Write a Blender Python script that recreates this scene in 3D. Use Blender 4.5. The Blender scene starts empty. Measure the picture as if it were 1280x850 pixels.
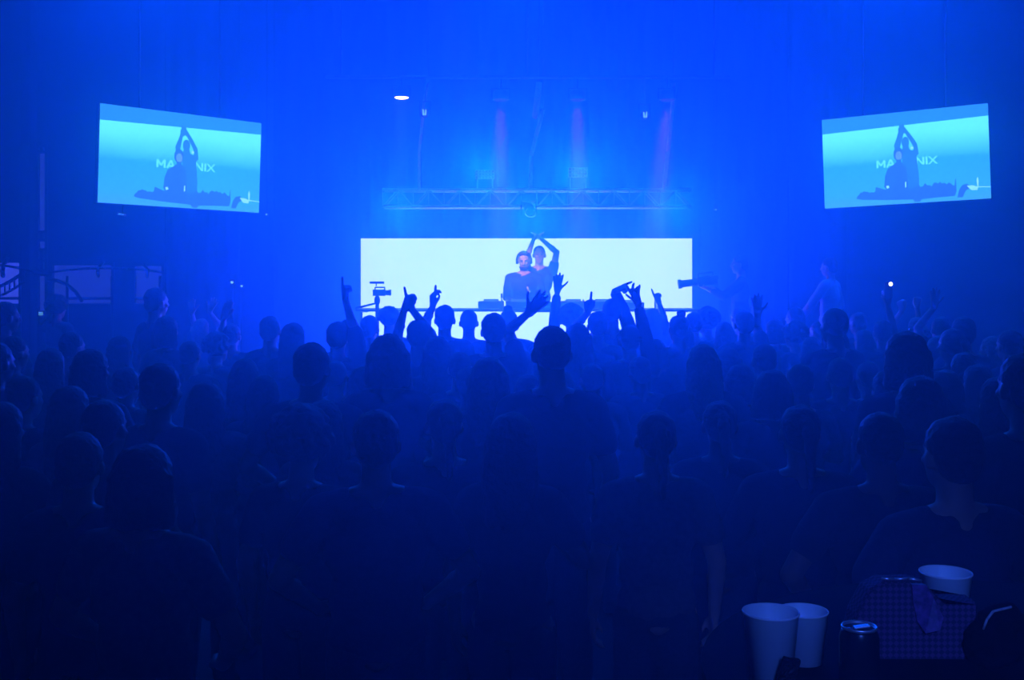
import bpy, bmesh, math, random
from mathutils import Vector, Matrix, Euler

random.seed(7)
SC = bpy.context.scene
COL = SC.collection
F = 1400.0           # focal length in photo pixels
HZ = 345.0           # horizon row
EYE = 2.07           # camera height
PI = math.pi


def P(px, py, d):
    """the point at distance d (metres along +Y) seen at photo pixel px,py"""
    return Vector(((px - 640.0) * d / F, d, EYE - (py - HZ) * d / F))


# ------------------------------------------------------------------ materials
def mat(name, col, rough=0.7, metal=0.0, noise=0.0, nscale=8.0, bump=0.0, emis=None, estr=0.0, trans=0.0, sss=0.0, spec=0.5):
    m = bpy.data.materials.new(name)
    m.use_nodes = True
    nt = m.node_tree
    b = nt.nodes['Principled BSDF']
    b.inputs['Base Color'].default_value = (*col, 1)
    b.inputs['Roughness'].default_value = rough
    b.inputs['Metallic'].default_value = metal
    b.inputs['Specular IOR Level'].default_value = spec
    b.inputs['Transmission Weight'].default_value = trans
    if sss:
        b.inputs['Subsurface Weight'].default_value = sss
        b.inputs['Subsurface Scale'].default_value = 0.01
    if noise or bump:
        tc = nt.nodes.new('ShaderNodeTexCoord')
        n = nt.nodes.new('ShaderNodeTexNoise')
        n.inputs['Scale'].default_value = nscale
        n.inputs['Detail'].default_value = 5
        nt.links.new(tc.outputs['Object'], n.inputs['Vector'])
        if noise:
            r = nt.nodes.new('ShaderNodeValToRGB')
            r.color_ramp.elements[0].position = 0.3
            r.color_ramp.elements[1].position = 0.7
            r.color_ramp.elements[0].color = (*[c * (1 - noise) for c in col], 1)
            r.color_ramp.elements[1].color = (*[min(1, c * (1 + noise)) for c in col], 1)
            nt.links.new(n.outputs['Fac'], r.inputs['Fac'])
            nt.links.new(r.outputs['Color'], b.inputs['Base Color'])
        if bump:
            bp = nt.nodes.new('ShaderNodeBump')
            bp.inputs['Strength'].default_value = bump
            bp.inputs['Distance'].default_value = 0.02
            nt.links.new(n.outputs['Fac'], bp.inputs['Height'])
            nt.links.new(bp.outputs['Normal'], b.inputs['Normal'])
    if emis:
        b.inputs['Emission Color'].default_value = (*emis, 1)
        b.inputs['Emission Strength'].default_value = estr
    return m


def emat(name, col, s=1.0):
    m = bpy.data.materials.new(name)
    m.use_nodes = True
    nt = m.node_tree
    nt.nodes.clear()
    o = nt.nodes.new('ShaderNodeOutputMaterial')
    e = nt.nodes.new('ShaderNodeEmission')
    e.inputs['Color'].default_value = (*col, 1)
    e.inputs['Strength'].default_value = s
    nt.links.new(e.outputs[0], o.inputs[0])
    return m


M = dict(
    floor=mat('dark concrete', (0.015, 0.015, 0.016), 0.8, noise=0.4, nscale=1.5, bump=0.2),
    wall=mat('black painted wall', (0.05, 0.05, 0.055), 0.9, noise=0.25, nscale=3),
    ceil=mat('dark ceiling', (0.03, 0.03, 0.035), 0.95, noise=0.2, nscale=2),
    drape=mat('black stage drape', (0.006, 0.006, 0.007), 0.95, noise=0.2, nscale=20, bump=0.2),
    stage=mat('black stage deck', (0.025, 0.025, 0.028), 0.6, noise=0.3, nscale=5),
    black=mat('black plastic', (0.02, 0.02, 0.022), 0.5, noise=0.2, nscale=30),
    blackmetal=mat('black metal', (0.03, 0.03, 0.033), 0.4, metal=0.6, noise=0.2, nscale=30),
    alu=mat('aluminium', (0.75, 0.76, 0.78), 0.35, metal=0.85, noise=0.1, nscale=20),
    grey=mat('grey plastic', (0.3, 0.3, 0.32), 0.5, noise=0.1, nscale=20),
    pale=mat('pale panel', (0.6, 0.6, 0.62), 0.5, noise=0.1, nscale=20),
    lattice=mat('dull aluminium', (0.35, 0.36, 0.38), 0.5, metal=0.7, noise=0.1, nscale=20),
    cable=mat('pale steel rope', (0.85, 0.87, 0.87), 0.5, metal=0.0, noise=0.2, nscale=60),
    led=emat('led wall white', (0.60, 1.68, 50.0), 1.0),
    skin=mat('skin', (0.55, 0.36, 0.27), 0.5, noise=0.1, nscale=12, sss=0.0),
    skin2=mat('dark skin', (0.2, 0.11, 0.07), 0.5, noise=0.1, nscale=12),
    hairblack=mat('black hair', (0.012, 0.01, 0.01), 0.6, noise=0.4, nscale=60, bump=0.5),
    hairbrown=mat('brown hair', (0.06, 0.035, 0.02), 0.6, noise=0.4, nscale=60, bump=0.5),
    hairblond=mat('blond hair', (0.3, 0.2, 0.1), 0.6, noise=0.3, nscale=60, bump=0.5),
    tblack=mat('black cotton', (0.02, 0.02, 0.022), 0.9, noise=0.2, nscale=40, bump=0.3),
    tgrey=mat('grey cotton', (0.12, 0.12, 0.13), 0.9, noise=0.2, nscale=40, bump=0.3),
    tnavy=mat('navy cotton', (0.02, 0.03, 0.08), 0.9, noise=0.2, nscale=40, bump=0.3),
    twhite=mat('white cotton', (0.6, 0.6, 0.6), 0.9, noise=0.1, nscale=40, bump=0.3),
    denim=mat('dark denim', (0.03, 0.045, 0.08), 0.9, noise=0.3, nscale=80),
    shoe=mat('black rubber shoe', (0.03, 0.03, 0.03), 0.7, noise=0.2, nscale=30),
    cup=mat('frosted white plastic', (0.72, 0.74, 0.76), 0.45, noise=0.03, nscale=15, sss=0.3),
    tcloth=mat('black table cloth', (0.004, 0.004, 0.005), 0.95, spec=0.1, noise=0.3, nscale=15),
)


# ------------------------------------------------------------------ mesh helpers
def frame_of(d):
    d = Vector(d).normalized()
    return d.to_track_quat('Z', 'Y').to_matrix().to_4x4()


def bx(bm, c, s, rot=None, bevel=0.0):
    mt = Matrix.Translation(Vector(c))
    if rot is not None:
        mt = mt @ rot.to_4x4()
    r = bmesh.ops.create_cube(bm, size=1, matrix=mt @ Matrix.Diagonal((*s, 1)))
    if bevel:
        es = list({e for v in r['verts'] for e in v.link_edges})
        bmesh.ops.bevel(bm, geom=es, offset=bevel, segments=2, affect='EDGES', profile=0.6)


def tube(bm, a, b, r, r2=None, seg=12):
    a, b = Vector(a), Vector(b)
    d = b - a
    bmesh.ops.create_cone(bm, cap_ends=True, segments=seg, radius1=r, radius2=r if r2 is None else r2, depth=d.length,
                          matrix=Matrix.Translation((a + b) / 2) @ frame_of(d))


def ball(bm, c, r, rot=None, sub=3):
    if not hasattr(r, '__len__'):
        r = (r, r, r)
    mt = Matrix.Translation(Vector(c))
    if rot is not None:
        mt = mt @ rot.to_4x4()
    bmesh.ops.create_icosphere(bm, subdivisions=sub, radius=1, matrix=mt @ Matrix.Diagonal((*r, 1)))


def cap(bm, a, b, ra, rb, sub=2):
    a, b = Vector(a), Vector(b)
    ball(bm, a, ra, sub=sub)
    ball(bm, b, rb, sub=sub)
    if (b - a).length > 1e-5:
        tube(bm, a, b, ra * 0.99, rb * 0.99, seg=14)


def lathe(bm, prof, seg=32, center=(0, 0, 0), closed=False):
    c = Vector(center)
    rings = []
    for r, z in prof:
        rings.append([bm.verts.new(c + Vector((r * math.cos(2 * PI * i / seg), r * math.sin(2 * PI * i / seg), z))) for i in range(seg)])
    n = len(rings)
    for k in range(n - 1 + (1 if closed else 0)):
        A, B = rings[k], rings[(k + 1) % n]
        for i in range(seg):
            j = (i + 1) % seg
            bm.faces.new((A[i], A[j], B[j], B[i]))
    if not closed:
        for R_ in (rings[0], rings[-1]):
            try:
                bm.faces.new(R_)
            except ValueError:
                pass
    bmesh.ops.recalc_face_normals(bm, faces=bm.faces)


def obj(name, bm, m, parent=None, smooth=False):
    me = bpy.data.meshes.new(name)
    bmesh.ops.recalc_face_normals(bm, faces=bm.faces)
    bm.to_mesh(me)
    bm.free()
    if m is not None:
        for mm in (m if isinstance(m, (list, tuple)) else [m]):
            me.materials.append(mm)
    if smooth:
        for p in me.polygons:
            p.use_smooth = True
    o = bpy.data.objects.new(name, me)
    COL.objects.link(o)
    if parent is not None:
        o.parent = parent
    return o


def obj_me(name, me, parent=None, m=None):
    o = bpy.data.objects.new(name, me)
    COL.objects.link(o)
    o.parent = parent
    if m is not None:
        o.material_slots[0].link = 'OBJECT'
        o.material_slots[0].material = m
    return o


def tag(o, label, cat, group=None):
    o['label'] = label
    o['category'] = cat
    if group:
        o['group'] = group
    return o


def thing(name, label, cat, loc=(0, 0, 0), rotz=0.0, group=None):
    o = bpy.data.objects.new(name, None)
    COL.objects.link(o)
    o.empty_display_size = 0.1
    o.location = loc
    o.rotation_euler = (0, 0, rotz)
    return tag(o, label, cat, group)


def struct(name, bm, m):
    o = obj(name, bm, m)
    o['kind'] = 'structure'
    return o


def remesh(bm, voxel, name, m, smooth=3, noise=None):
    """union of the overlapping solids in bm as one continuous smooth mesh"""
    me0 = bpy.data.meshes.new('tmp')
    bm.to_mesh(me0)
    bm.free()
    o = bpy.data.objects.new('tmp', me0)
    COL.objects.link(o)
    r = o.modifiers.new('r', 'REMESH')
    r.mode = 'VOXEL'
    r.voxel_size = voxel
    r.use_smooth_shade = True
    if smooth:
        s = o.modifiers.new('s', 'SMOOTH')
        s.iterations = smooth
        s.factor = 0.5
    if noise:
        tx = bpy.data.textures.new('t', 'CLOUDS')
        tx.noise_scale = noise[0]
        d = o.modifiers.new('d', 'DISPLACE')
        d.texture = tx
        d.strength = noise[1]
        d.mid_level = 0.5
    dg = bpy.context.evaluated_depsgraph_get()
    me = bpy.data.meshes.new_from_object(o.evaluated_get(dg))
    me.name = name
    bpy.data.objects.remove(o)
    bpy.data.meshes.remove(me0)
    me.materials.clear()
    me.materials.append(m)
    for p in me.polygons:
        p.use_smooth = True
        p.material_index = 0
    return me


# ------------------------------------------------------------------ people
HT = 1.78   # height of the canonical figure, which faces +Y and stands on z=0


def head_prims(bm, hc, tilt):
    """hc: head centre, tilt: rotation matrix of head"""
    def q(x, y, z):
        return hc + tilt @ Vector((x, y, z))
    ball(bm, q(0, -0.01, 0.02), (0.076, 0.095, 0.098), tilt)        # skull
    ball(bm, q(0, 0.02, -0.045), (0.058, 0.070, 0.075), tilt)       # face / jaw
    cap(bm, q(0, 0.055, -0.095), q(0, 0.045, -0.085), 0.024, 0.03)  # chin
    cap(bm, q(0, 0.088, 0.012), q(0, 0.102, -0.026), 0.009, 0.014)  # nose
    cap(bm, q(-0.032, 0.076, 0.022), q(0.032, 0.076, 0.022), 0.013, 0.013)  # brow
    cap(bm, q(-0.018, 0.084, -0.056), q(0.018, 0.084, -0.056), 0.008, 0.008)  # lips
    for s in (-1, 1):
        ball(bm, q(s * 0.04, 0.062, -0.02), (0.02, 0.02, 0.018), tilt)   # cheekbone
        ball(bm, q(s * 0.080, -0.005, -0.01), (0.012, 0.02, 0.032), tilt)  # ear


def hand_prims(bm, w, d, n, side, pose, k=1.0, fr=1.0):
    """w wrist, d direction of the hand, n palm normal, side: +1 puts the thumb on +u"""
    d = Vector(d).normalized()
    n = (Vector(n) - Vector(n).dot(d) * d)
    n = n.normalized() if n.length > 1e-4 else d.orthogonal().normalized()
    u = d.cross(n).normalized() * side
    def q(a, b, c):
        return w + (u * a + d * b + n * c) * k
    for a, b in ((0.027, 0.085), (0.009, 0.09), (-0.010, 0.087), (-0.028, 0.078)):
        cap(bm, q(a * 0.55, 0.005, 0), q(a, b, 0), 0.017 * k, 0.0125 * k)
    cap(bm, q(0.02, 0.02, 0.004), q(0.034, 0.045, 0.01), 0.017 * k, 0.015 * k)
    fl = [(0.030, 0.086, 0.074), (0.010, 0.092, 0.082), (-0.011, 0.088, 0.076), (-0.030, 0.079, 0.060)]
    spread = {'open': 0.22, 'spread': 0.34, 'flat': 0.04}.get(pose, 0.06)
    for i, (a, b, L) in enumerate(fl):
        base = q(a, b, 0)
        if pose == 'open':
            cu = 0.08
        elif pose == 'spread':
            cu = (0.05, 0.35, 0.6, 0.2)[i]
        elif pose == 'flat':
            cu = 0.15
        elif pose == 'point':
            cu = 0.03 if i == 0 else 1.45
        elif pose == 'pointopen':
            cu = (0.02, 0.75, 0.85, 0.8)[i]
        elif pose == 'fist':
            cu = 1.45
        elif pose == 'hold':
            cu = 0.9
        else:
            cu = 0.4
        ang = spread * (0.5 - i / 3.0) * 2
        fd = (d * math.cos(ang) + u * math.sin(ang)).normalized()
        p = base
        th = 0.0
        for j, (seg_, r0, r1) in enumerate(((0.45, 0.0098, 0.0088), (0.32, 0.0088, 0.0082), (0.25, 0.0082, 0.0072))):
            th += cu * (0.95 if j == 0 else 1.0)
            dirn = fd * math.cos(th) + n * math.sin(th)
            p2 = p + dirn * L * seg_ * k
            cap(bm, p, p2, r0 * k * fr, r1 * k * fr, sub=2)
            p = p2
    # thumb leaves the side of the palm near its base
    if pose in ('open', 'spread'):
        t = ((0.05, 0.055, 0.012), (0.075, 0.075, 0.015), (0.092, 0.098, 0.014))
    elif pose == 'flat':
        t = ((0.045, 0.06, 0.012), (0.053, 0.085, 0.014), (0.056, 0.108, 0.014))
    elif pose == 'thumb':
        t = ((0.05, 0.055, 0.005), (0.085, 0.06, 0.0), (0.112, 0.058, 0.0))
    else:
        t = ((0.042, 0.055, 0.022), (0.036, 0.078, 0.036), (0.022, 0.092, 0.042))
    p = q(0.022, 0.025, 0.008)
    for (a, b, c), r0, r1 in zip(t, (0.0135, 0.0115, 0.010), (0.0115, 0.010, 0.0085)):
        p2 = q(a, b, c)
        cap(bm, p, p2, r0 * k, r1 * k)
        p = p2


def ik(sh, wr, l1, l2, pole):
    v = wr - sh
    D = v.length
    mx = (l1 + l2) * 0.992
    if D > mx:
        wr = sh + v * (mx / D)
        v = wr - sh
        D = mx
    a = (l1 * l1 - l2 * l2 + D * D) / (2 * D)
    h = math.sqrt(max(1e-6, l1 * l1 - a * a))
    n = v.normalized()
    pole = pole - pole.dot(n) * n
    pole = pole.normalized() if pole.length > 1e-4 else n.orthogonal().normalized()
    return sh + n * a + pole * h, wr


ARM_DOWN = lambda s: dict(wrist=Vector((s * 0.26, 0.06, 0.90)), pole=Vector((s * 0.5, -1, 0)), dir=(0, 0.15, -1), n=(-s, 0, 0), pose='relax')
ARM_CHEST = lambda s: dict(wrist=Vector((s * 0.10, 0.30, 1.22)), pole=Vector((s * 1.0, -0.3, -1)), dir=(-s * 0.4, 0.6, 0.5), n=(0, -0.5, 1), pose='relax')
ARM_HIP = lambda s: dict(wrist=Vector((s * 0.20, 0.16, 1.02)), pole=Vector((s * 1.0, -0.6, 0)), dir=(-s * 0.5, 0.8, 0), n=(0, 0, -1), pose='relax')


def figure(arms, voxel=0.009, wide=1.0, sleeve=0.55, head_rot=(0, 0, 0), lean=0.0):
    """body, shirt, trousers and shoe meshes of one figure. arms: {-1: spec, 1: spec}"""
    tilt = Euler(head_rot).to_matrix()
    hc = Vector((0, 0.012 + lean * 0.5, 1.655))
    bm = bmesh.new()
    head_prims(bm, hc, tilt)
    cap(bm, (0, -0.018, 1.44), hc + tilt @ Vector((0, -0.02, -0.05)), 0.06, 0.054, sub=3)
    w = wide
    ball(bm, (0, 0, 1.29), (0.165 * w, 0.112, 0.19))
    ball(bm, (0, 0, 1.10), (0.138 * w, 0.10, 0.17))
    ball(bm, (0, -0.005, 0.95), (0.160 * w, 0.118, 0.12))
    for s in (-1, 1):
        cap(bm, (s * 0.02, -0.02, 1.475), (s * 0.165 * w, -0.005, 1.425), 0.052, 0.052)
        ball(bm, (s * 0.085, 0.03, 1.33), (0.085, 0.085, 0.10))
        cap(bm, (s * 0.085, 0, 0.92), (s * 0.10, 0.01, 0.50), 0.092, 0.058)
        cap(bm, (s * 0.10, -0.005, 0.47), (s * 0.115, -0.03, 0.09), 0.056, 0.038)
        cap(bm, (s * 0.115, -0.05, 0.045), (s * 0.13, 0.13, 0.035), 0.038, 0.030)
    sb = bmesh.new()     # shirt
    g = 0.013
    ball(sb, (0, 0, 1.29), (0.165 * w + g, 0.112 + g, 0.185))
    ball(sb, (0, 0, 1.10), (0.145 * w + g, 0.104 + g, 0.19))
    ball(sb, (0, -0.004, 0.97), (0.158 * w + g, 0.118 + g, 0.115))
    for s in (-1, 1):
        cap(sb, (s * 0.045, -0.02, 1.452), (s * 0.165 * w, -0.005, 1.425), 0.052 + 0.008, 0.055 + g)
        ball(sb, (s * 0.085, 0.03, 1.33), (0.085 + g, 0.085 + g, 0.10 + g))
        a = arms[s]
        sh = Vector((s * 0.180 * w, -0.005, 1.42))
        el, wr = ik(sh, a['wrist'], 0.285, 0.262, Vector(a['pole']))
        a['_wr'] = wr
        cap(bm, sh, el, 0.054, 0.041, sub=3)
        cap(bm, el, wr, 0.041, 0.026, sub=3)
        mid = el.lerp(wr, 0.3)
        ball(bm, mid, 0.041)
        d = Vector(a['dir'])
        hand_prims(bm, wr, d, a['n'], a.get('thumb', s), a['pose'], a.get('k', 1.0), a.get('fr', 1.0))
        sl = a.get('sleeve', sleeve)
        if sl <= 1:
            cap(sb, sh, sh.lerp(el, sl), 0.054 + g, 0.050 + g + 0.004)
        else:
            cap(sb, sh, el, 0.054 + g, 0.044 + g + 0.002)
            cap(sb, el, el.lerp(wr, sl - 1), 0.044 + g + 0.002, 0.034 + g)
    tb = bmesh.new()
    ball(tb, (0, -0.005, 0.95), (0.163 * w + 0.006, 0.12 + 0.006, 0.10))
    for s in (-1, 1):
        cap(tb, (s * 0.085, 0, 0.90), (s * 0.098, 0.01, 0.50), 0.10, 0.082)
        cap(tb, (s * 0.098, 0.005, 0.50), (s * 0.110, -0.03, 0.12), 0.082, 0.066)
    out = dict(body=remesh(bm, voxel, 'body', M['skin'], 3),
               shirt=remesh(sb, 0.012, 'shirt', M['tblack'], 4, (0.09, 0.014)),
               trousers=remesh(tb, 0.016, 'trousers', M['denim'], 4, (0.08, 0.012)))
    return out


def shoe_mesh(s):
    b = bmesh.new()
    cap(b, (s * 0.115, -0.055, 0.05), (s * 0.13, 0.12, 0.045), 0.047, 0.042)
    cap(b, (s * 0.115, -0.04, 0.06), (s * 0.115, -0.04, 0.10), 0.048, 0.046)
    bx(b, (s * 0.122, 0.035, 0.015), (0.085, 0.26, 0.028), Euler((0, 0, -s * 0.07)).to_matrix())
    return remesh(b, 0.012, 'shoe', M['shoe'], 2)


def hair_mesh(kind, tilt=Matrix.Identity(3), hc=Vector((0, 0.012, 1.655))):
    """hair (or hat) that sits on the canonical head"""
    b = bmesh.new()
    def q(x, y, z):
        return hc + tilt @ Vector((x, y, z))
    rnd = random.Random(len(kind) * 7 + ord(kind[0]))
    nz = (0.03, 0.014)
    vs = 0.009
    if kind == 'short':
        ball(b, q(0, -0.022, 0.038), (0.085, 0.098, 0.092), tilt)
        ball(b, q(0, -0.05, 0.0), (0.078, 0.066, 0.085), tilt)
    elif kind == 'crop':
        ball(b, q(0, -0.02, 0.034), (0.081, 0.095, 0.090), tilt)
        ball(b, q(0, -0.045, 0.0), (0.074, 0.064, 0.075), tilt)
        nz = (0.02, 0.006)
    elif kind == 'quiff':
        ball(b, q(0, -0.025, 0.035), (0.083, 0.096, 0.088), tilt)
        ball(b, q(0, -0.05, 0.0), (0.076, 0.064, 0.08), tilt)
        for i in range(9):
            cap(b, q(-0.05 + i * 0.0125, 0.02, 0.09), q(-0.045 + i * 0.012, 0.055, 0.102 + rnd.random() * 0.012), 0.024, 0.016)
    elif kind == 'curly':
        ball(b, q(0, -0.03, 0.04), (0.095, 0.105, 0.095), tilt)
        for i in range(120):
            th, ph = rnd.random() * 2 * PI, rnd.random() * 2.0
            r = Vector((0.100 * math.sin(ph) * math.cos(th), 0.108 * math.sin(ph) * math.sin(th), 0.102 * math.cos(ph)))
            if r.y > 0.05 and r.z < 0.03:
                continue
            ball(b, q(r.x, r.y - 0.03, r.z + 0.035), 0.019 + rnd.random() * 0.008, sub=2)
    elif kind == 'afro':
        ball(b, q(0, -0.03, 0.05), (0.12, 0.125, 0.115), tilt)
        for i in range(160):
            th, ph = rnd.random() * 2 * PI, rnd.random() * 2.1
            r = Vector((0.125 * math.sin(ph) * math.cos(th), 0.13 * math.sin(ph) * math.sin(th), 0.12 * math.cos(ph)))
            if r.y > 0.06 and r.z < 0.03:
                continue
            ball(b, q(r.x, r.y - 0.03, r.z + 0.045), 0.018 + rnd.random() * 0.012, sub=2)
    elif kind == 'long':
        ball(b, q(0, -0.02, 0.035), (0.090, 0.102, 0.094), tilt)
        for i in range(13):
            a = PI + (i - 6) * 0.24
            x0, y0 = 0.078 * math.sin(a - PI), -0.02 - 0.078 * math.cos(a - PI)
            z1 = -0.28 - 0.05 * rnd.random()
            cap(b, q(x0, y0, 0.02), q(x0 * 1.15, y0 - 0.012, -0.12), 0.03, 0.03)
            cap(b, q(x0 * 1.15, y0 - 0.012, -0.12), q(x0 * 1.2, min(y0, -0.05) - 0.03, z1), 0.03, 0.018)
    elif kind == 'bob':
        ball(b, q(0, -0.02, 0.035), (0.092, 0.104, 0.095), tilt)
        for i in range(13):
            a = (i - 6) * 0.27
            x0, y0 = 0.082 * math.sin(a), -0.02 - 0.082 * math.cos(a)
            cap(b, q(x0, y0, 0.02), q(x0 * 1.2, y0 - 0.005, -0.12), 0.03, 0.026)
    elif kind == 'bun':
        ball(b, q(0, -0.022, 0.036), (0.083, 0.097, 0.090), tilt)
        ball(b, q(0, -0.05, 0.0), (0.074, 0.062, 0.078), tilt)
        ball(b, q(0, -0.06, 0.135), (0.042, 0.042, 0.036), tilt)
    elif kind == 'ponytail':
        ball(b, q(0, -0.022, 0.036), (0.083, 0.097, 0.090), tilt)
        ball(b, q(0, -0.05, 0.0), (0.074, 0.062, 0.078), tilt)
        cap(b, q(0, -0.11, 0.06), q(0, -0.16, 0.02), 0.024, 0.03)
        cap(b, q(0, -0.16, 0.02), q(0.01, -0.15, -0.22), 0.03, 0.014)
    elif kind == 'cap':
        ball(b, q(0, -0.012, 0.045), (0.087, 0.102, 0.082), tilt)
        bx(b, q(0, -0.012, 0.02), (0.17, 0.2, 0.03), tilt, 0.0)
        ball(b, q(0, 0.12, 0.022), (0.066, 0.075, 0.012), tilt)
        ball(b, q(0, -0.05, -0.02), (0.07, 0.06, 0.055), tilt)
        nz = None
    me = remesh(b, vs, 'hair', M['hairbrown'], 2, nz)
    return me


SHOES = {s: shoe_mesh(s) for s in (-1, 1)}
HAIR = {k: hair_mesh(k) for k in ('short', 'crop', 'quiff', 'curly', 'afro', 'long', 'bob', 'bun', 'ponytail', 'cap')}
HAIR_TOP = dict(short=1.783, crop=1.777, quiff=1.80, curly=1.815, afro=1.84, long=1.783, bob=1.783, bun=1.825, ponytail=1.782, cap=1.785)
HAIR_W = dict(short=.172, crop=.164, quiff=.17, curly=.225, afro=.27, long=.20, bob=.20, bun=.168, ponytail=.168, cap=.176)


def assemble(root, fig, hair, skin, hairm, shirtm, trousm, hair_me=None):
    obj_me('body', fig['body'], root, skin)
    obj_me('hair' if hair != 'cap' else 'baseball_cap', hair_me or HAIR[hair], root, hairm)
    obj_me('shirt', fig['shirt'], root, shirtm)
    obj_me('trousers', fig['trousers'], root, trousm)
    for s in (-1, 1):
        obj_me('shoe', SHOES[s], root)


PROTO = [figure({-1: ARM_DOWN(-1), 1: ARM_DOWN(1)}),
         figure({-1: ARM_CHEST(-1), 1: ARM_CHEST(1)}, wide=1.08, sleeve=1.8),
         figure({-1: ARM_DOWN(-1), 1: ARM_CHEST(1)}, wide=0.92),
         figure({-1: ARM_HIP(-1), 1: ARM_HIP(1)}, wide=1.12)]


# light and haze levels
HAZE, ANI = 0.07, 0.72
BEAM, FRONT, CUP_FILL = 6000, 6000, 330
UNSEEN_WASH = [(x, 15.2, 8.2, x * 0.5, 10.5, 1.0, p, 80) for x, p in ((-5, 2500), (-2, 900), (2.4, 900), (5.4, 2500))] + [(-7, 12, 8.2, -5, 13, 1, 1500, 80), (7, 12, 8.2, 5, 13, 1, 1500, 80)]
UNSEEN_WASH += [(-3.2, 9.5, 4.75, -1.3, 1.5, 1.9, 60, 56), (0.0, 9.5, 4.75, 0.0, 1.5, 1.9, 150, 56), (3.2, 9.5, 4.75, 1.3, 1.5, 1.9, 60, 56)]  # unseen mid-hall lamps added to brighten the haze near the camera
TRUSS_AND_ADDED_LAMPS = [(-1.5, 15.2, 3.0, -2.2, 4.0, 1.5, 620, 75), (-0.37, 15.2, 3.50, -1.0, 4.0, 1.5, 720, 75), (0.87, 15.2, 3.50, 1.2, 4.0, 1.5, 720, 75), (0.25, 14.95, 2.85, 0.1, 4.0, 1.6, 520, 80), (2.1, 15.2, 3.0, 2.4, 4.0, 1.5, 620, 75)]  # two end lamps have no fixture, added to brighten haze over the crowd
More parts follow.
